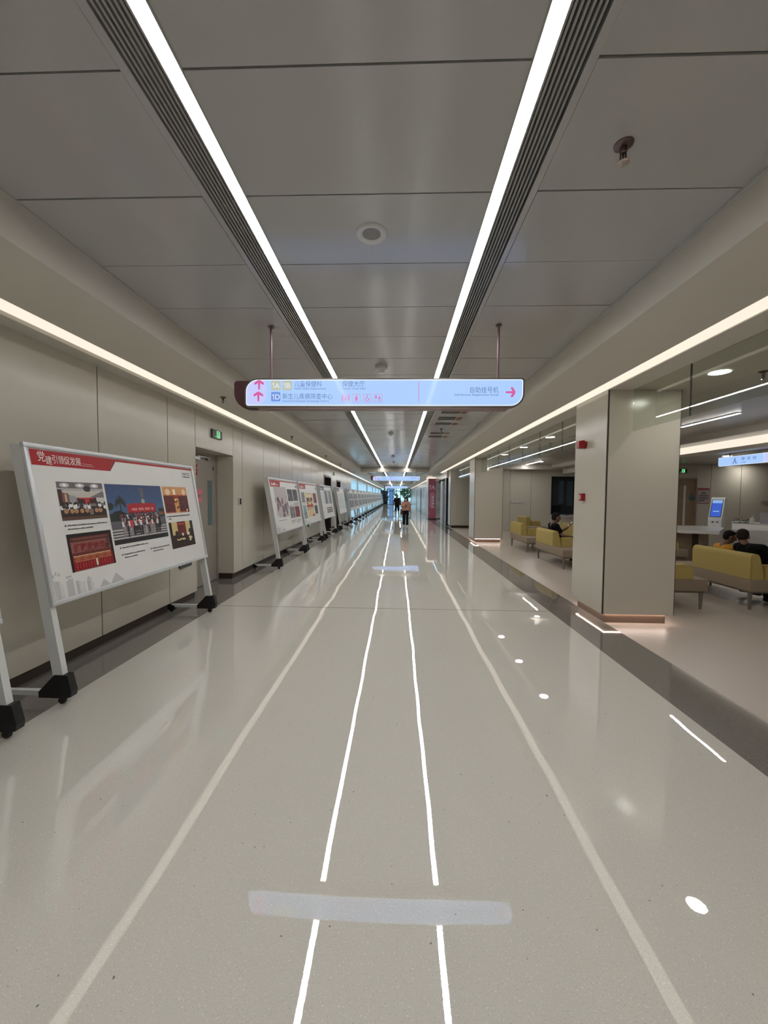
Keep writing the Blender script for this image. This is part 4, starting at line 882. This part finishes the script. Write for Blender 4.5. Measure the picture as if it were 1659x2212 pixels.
def head(mb, c, f, up, s=1.):
    f = Vector(f).normalized(); up = Vector(up); up = (up-f*up.dot(f)).normalized(); r = f.cross(up); c = Vector(c)
    T = Matrix((r, f, up)).transposed().to_4x4(); P = lambda x, y, z: c+(r*x+f*y+up*z)*s
    mb.ell(P(0, -.012, .025), .076*s, .094*s, .092*s, 18, T); mb.ell(P(0, .018, -.045), .060*s, .070*s, .068*s, 16, T)
    mb.ell(P(0, .05, -.088), .032*s, .030*s, .022*s, 12, T)
    mb.caps(P(0, .088, .005), P(0, .105, -.030), .010*s, .015*s, 8); mb.ell(P(0, .082, .028), .055*s, .014*s, .010*s, 12, T)
    mb.ell(P(0, .084, -.062), .025*s, .010*s, .008*s, 10, T)
    for sg in (-1, 1): mb.ell(P(sg*.078, -.008, -.012), .010*s, .020*s, .032*s, 10, T); mb.ell(P(sg*.03, .078, -.005), .016*s, .010*s, .008*s, 10, T)
    return P, T
def person(name, label, loc, J, skin, hairm, top, legs, shoes, s=1., voxel=.007, hair='short', curl=.5, sleeve=.55, leglen=1., palmL=None, palmR=None):
    t = thing(name, label, 'person', loc)
    V = {k: Vector(v) for k, v in J.items()}
    b = MB(); F = V['face']; U = V['hup']
    P, T = head(b, V['head'], F, U, s)
    b.caps(V['neck'], V['head']+Vector(U)*(-.05*s), .052*s, .050*s)
    b.caps(V['shL'], V['shR'], .056*s); b.caps(V['neck']-Vector((0, 0, .02)), V['chest'], .075*s, .11*s); b.caps(V['chest'], V['pelvis'], .11*s, .11*s); b.caps(V['hipL'], V['hipR'], .095*s)
    for q in 'LR':
        b.caps(V['sh'+q], V['el'+q], .047*s, .038*s); b.caps(V['el'+q], V['wr'+q], .038*s, .026*s)
        dd = V['hd'+q] if 'hd'+q in V else V['wr'+q]-V['el'+q]
        hand(b, V['wr'+q], dd, V['pn'+q], V['th'+q], s, curl)
        b.caps(V['hip'+q], V['kn'+q], .078*s, .055*s); b.caps(V['kn'+q], V['an'+q], .054*s, .036*s); b.caps(V['an'+q], V['toe'+q], .036*s, .026*s)
    solid(b, 'body', skin, t, voxel)
    c = MB(); e = .014*s
    c.caps(V['shL'], V['shR'], .056*s+e); c.caps(V['chest'].lerp(V['neck'], .42), V['chest'], .090*s+e, .112*s+e); c.caps(V['chest'], V['pelvis']+(V['chest']-V['pelvis'])*.1, .112*s+e, .112*s+e)
    for q in 'LR':
        m_ = (V['shL']+V['shR'])/2; a = m_.lerp(V['sh'+q], .52).lerp(V['chest'], .22); hp = (V['hipL']+V['hipR'])/2
        z_ = hp.lerp(V['hip'+q], 1.15)+(V['chest']-V['pelvis'])*.18; c.caps(a, z_, .088*s+e, .100*s+e, 14)
    for q in 'LR': c.caps(V['sh'+q], V['sh'+q].lerp(V['el'+q], sleeve), .046*s+e, .050*s+e)
    solid(c, 'shirt', top, t, .009, 3)
    c = MB(); c.caps(V['hipL'], V['hipR'], .098*s+e)
    for q in 'LR':
        c.caps(V['hip'+q], V['kn'+q], .080*s+e, .062*s+e)
        if leglen > .6: c.caps(V['kn'+q], V['kn'+q].lerp(V['an'+q], leglen*.92), .062*s+e, .058*s+e)
    solid(c, 'trousers' if leglen > .6 else 'shorts', legs, t, .009, 3)
    for q in 'LR':
        c = MB(); a, z_ = V['an'+q], V['toe'+q]; dv = (z_-a); dv.z = 0; dv.normalize(); c.caps(a-dv*.03*s+Vector((0, 0, -.035*s)), Vector((z_.x, z_.y, z_.z))+dv*.01*s, .042*s, .036*s); solid(c, 'shoe', shoes, t, .008, 2)
    h = MB()
    h.ell(P(0, -.024, .038), .080*s, .090*s, .084*s, 18, T)
    if hair == 'long':
        h.ell(P(0, .030, .078), .066*s, .058*s, .040*s, 16, T)
        h.ell(P(0, -.05, -.05), .088*s, .062*s, .13*s, 16, T)
        for sg in (-1, 1): h.caps(P(sg*.075, .0, .03), P(sg*.078, -.01, -.13), .026*s, .022*s)
    elif hair == 'short': h.ell(P(0, -.048, .0), .075*s, .064*s, .080*s, 16, T); h.ell(P(0, .022, .082), .060*s, .055*s, .030*s, 14, T)
    else: h.ell(P(0, -.032, .012), .077*s, .082*s, .09*s, 16, T)
    solid(h, 'hair', hairm, t, .007, 3)
    return t, V, P, T
# walking woman, facing the viewer
s = .90
JW = dict(head=(0, -.02, 1.335), face=(0, -1, -.03), hup=(0, 0, 1), neck=(0, 0, 1.20), shL=(.145, 0, 1.165), shR=(-.145, 0, 1.165), chest=(0, 0, 1.03), pelvis=(0, 0, .80), hipL=(.075, 0, .76), hipR=(-.075, 0, .76),
    elL=(.20, .03, .93), wrL=(.215, -.01, .72), elR=(-.205, .02, .93), wrR=(-.06, -.17, .985), pnL=(-1, 0, 0), thL=(0, -1, 0), pnR=(0, .3, 1), thR=(0, 0, 1), hdR=(.8, -.4, .1), knL=(.075, -.05, .42), knR=(-.085, .03, .42), anL=(.07, .0, .06), anR=(-.085, .13, .075), toeL=(.07, -.11, .028), toeR=(-.09, .03, .03))
t, V, P, T = person('person', 'woman in a salmon T-shirt and dark trousers walking towards the viewer, masked', (.43, 19.4, 0), JW, 'skin', 'hair', 'salmon', 'navycloth', 'shoe', s, .007, 'long', .6, .75)
c = MB(); c.ell(P(0, .060, -.048), .062*s, .052*s, .052*s, 14, T); solid(c, 'face_mask', 'mask', t, .007, 3)
c = MB()
for sg in (-1, 1): c.ell(P(sg*.033, .095, .006), .026*s, .006*s, .016*s, 10, T)
c.build('glasses', 'bezel', t)
bg = thing('shoulder_bag', 'dark brown shoulder bag on the right hip of the walking woman', 'bag', (.43-.20, 19.46, .58)); MB().bbox(-.05, .05, -.10, .10, 0, .26, .03, 3).build('pouch', 'bag', bg, 40)
MB().tube((0, -.02, .24), (.075, -.04, .625), .012).tube((0, .06, .24), (.075, .05, .61), .012).build('strap', 'bag', bg)
tag(MB().bbox(-.035, .035, -.006, .006, -.06, .07, .005, 2, None, Matrix.Translation((.43+.01, 19.4-.235, 1.0)) @ Matrix.Rotation(-.5, 4, 'X')).build('phone', 'black'), 'black phone held at chest height by the walking woman', 'phone')
# walking man behind her
s = .98
JM = dict(head=(0, -.02, 1.46), face=(.1, -1, -.05), hup=(0, 0, 1), neck=(0, 0, 1.32), shL=(.165, 0, 1.28), shR=(-.165, 0, 1.28), chest=(0, 0, 1.13), pelvis=(0, 0, .86), hipL=(.085, 0, .82), hipR=(-.085, 0, .82),
    elL=(.24, .02, 1.05), wrL=(.20, -.12, .88), elR=(-.24, .04, 1.02), wrR=(-.25, .0, .79), pnL=(-1, 0, .2), thL=(0, -1, .3), pnR=(1, 0, 0), thR=(0, -1, 0), knL=(.10, -.04, .45), knR=(-.09, -.09, .46), anL=(.13, .11, .09), anR=(-.09, -.06, .06), toeL=(.15, .0, .03), toeR=(-.10, -.19, .028))
t, V, P, T = person('person', 'man in black T-shirt and shorts walking far behind the masked woman', (.0, 28.7, 0), JM, 'skind', 'hair', 'blacktee', 'blacktee', 'bshoe', s, .008, 'short', .6, .6, .3)
bg = thing('backpack', 'black bag hanging at the side of the walking man in shorts', 'bag', (.215, 28.62, .80)); MB().bbox(-.07, .07, -.06, .08, 0, .38, .04, 3).build('pouch', 'black', bg, 40); MB().tube((0, .0, .36), (-.07, .02, .54), .014).build('strap', 'black', bg)
# man in black reading on the sofa, facing the room
s = .97
JS = dict(head=(.055, 0, .985), face=(1, .05, -.16), hup=(.05, 0, 1), neck=(-.005, 0, .845), shL=(.0, .165, .80), shR=(.0, -.165, .80), chest=(.01, 0, .66), pelvis=(.06, 0, .475), hipL=(.08, .085, .465), hipR=(.08, -.085, .465),
    elL=(.14, .19, .60), wrL=(.33, .06, .745), elR=(.10, -.235, .59), wrR=(.31, -.20, .565), pnL=(-.5, 0, .9), thL=(-.2, -1, .3), pnR=(0, 0, -1), thR=(0, 1, .1), hdR=(.6, .05, -.8), hdL=(.6, -.1, .6), knL=(.46, .11, .48), knR=(.46, -.12, .48), anL=(.50, .12, .042), anR=(.50, -.13, .042), toeL=(.62, .13, -.004), toeR=(.62, -.14, -.004))
t, V, P, T = person('person', 'man in a black T-shirt sitting sideways on a yellow sofa, reading a tablet', (3.59, 9.12, .037), JS, 'skind', 'hair', 'blacktee', 'navycloth', 'bshoe', s, .0065, 'short', .9, .55, 1.)
tb = thing('tablet', 'black tablet in the hand of the man on the sofa', 'tablet', (3.59+.405, 9.19, .867)); Q = Matrix.Rotation(.75, 4, 'Y'); MB().bbox(-.006, .006, -.06, .06, -.085, .085, .004, 2, None, Q).build('case', 'black', tb); MB().box(-.0075, -.006, -.05, .05, -.07, .07, None, Q).build('screen', 'acrylic', tb)
# man and boy seen from behind, heads together
s = .92
JB = dict(head=(.07, .185, .94), face=(.75, .62, -.25), hup=(.15, .12, 1), neck=(.02, .07, .83), shL=(.02, .19, .79), shR=(.02, -.185, .81), chest=(.0, 0, .67), pelvis=(.03, 0, .512), hipL=(.06, .09, .502), hipR=(.06, -.09, .502),
    elL=(.15, .23, .61), wrL=(.34, .16, .66), elR=(.16, -.24, .60), wrR=(.35, -.04, .65), pnL=(0, -.5, .8), thL=(.3, 0, 1), pnR=(0, .5, .8), thR=(.3, 0, 1), knL=(.43, .12, .51), knR=(.43, -.12, .51), anL=(.40, .11, .075), anR=(.40, -.14, .075), toeL=(.52, .12, .03), toeR=(.52, -.15, .03))
person('person', 'man with cropped hair in black, seen from behind on the big yellow sofa', (4.95, 5.68, 0), JB, 'skind', 'buzz', 'blacktee', 'navycloth', 'bshoe', s, .0065, 'buzz', .7, .6, 1.)
s = .80
JK = dict(head=(.06, -.03, .915), face=(.85, -.35, -.3), hup=(.1, -.08, 1), neck=(.01, .0, .80), shL=(.01, .125, .75), shR=(.01, -.125, .75), chest=(.0, 0, .65), pelvis=(.03, 0, .51), hipL=(.05, .065, .497), hipR=(.05, -.065, .497),
    elL=(.14, .15, .61), wrL=(.27, .03, .70), elR=(.14, -.13, .60), wrR=(.23, -.07, .75), pnL=(0, -.5, .8), thL=(.3, 0, 1), pnR=(0, .5, .8), thR=(.3, 0, 1), hdR=(.2, .1, .8), knL=(.36, .08, .50), knR=(.36, -.08, .50), anL=(.37, .08, .12), anR=(.37, -.09, .12), toeL=(.46, .09, .07), toeR=(.46, -.1, .07))
person('person', 'boy with black hair in an amber shirt, seen from behind beside the man', (4.95, 6.10, 0), JK, 'skind', 'hair', 'amber', 'navycloth', 'bshoe', s, .0065, 'short', .7, .6, .3)
for o in list(bpy.data.objects):
    if 'label_' in o: del o['label_']
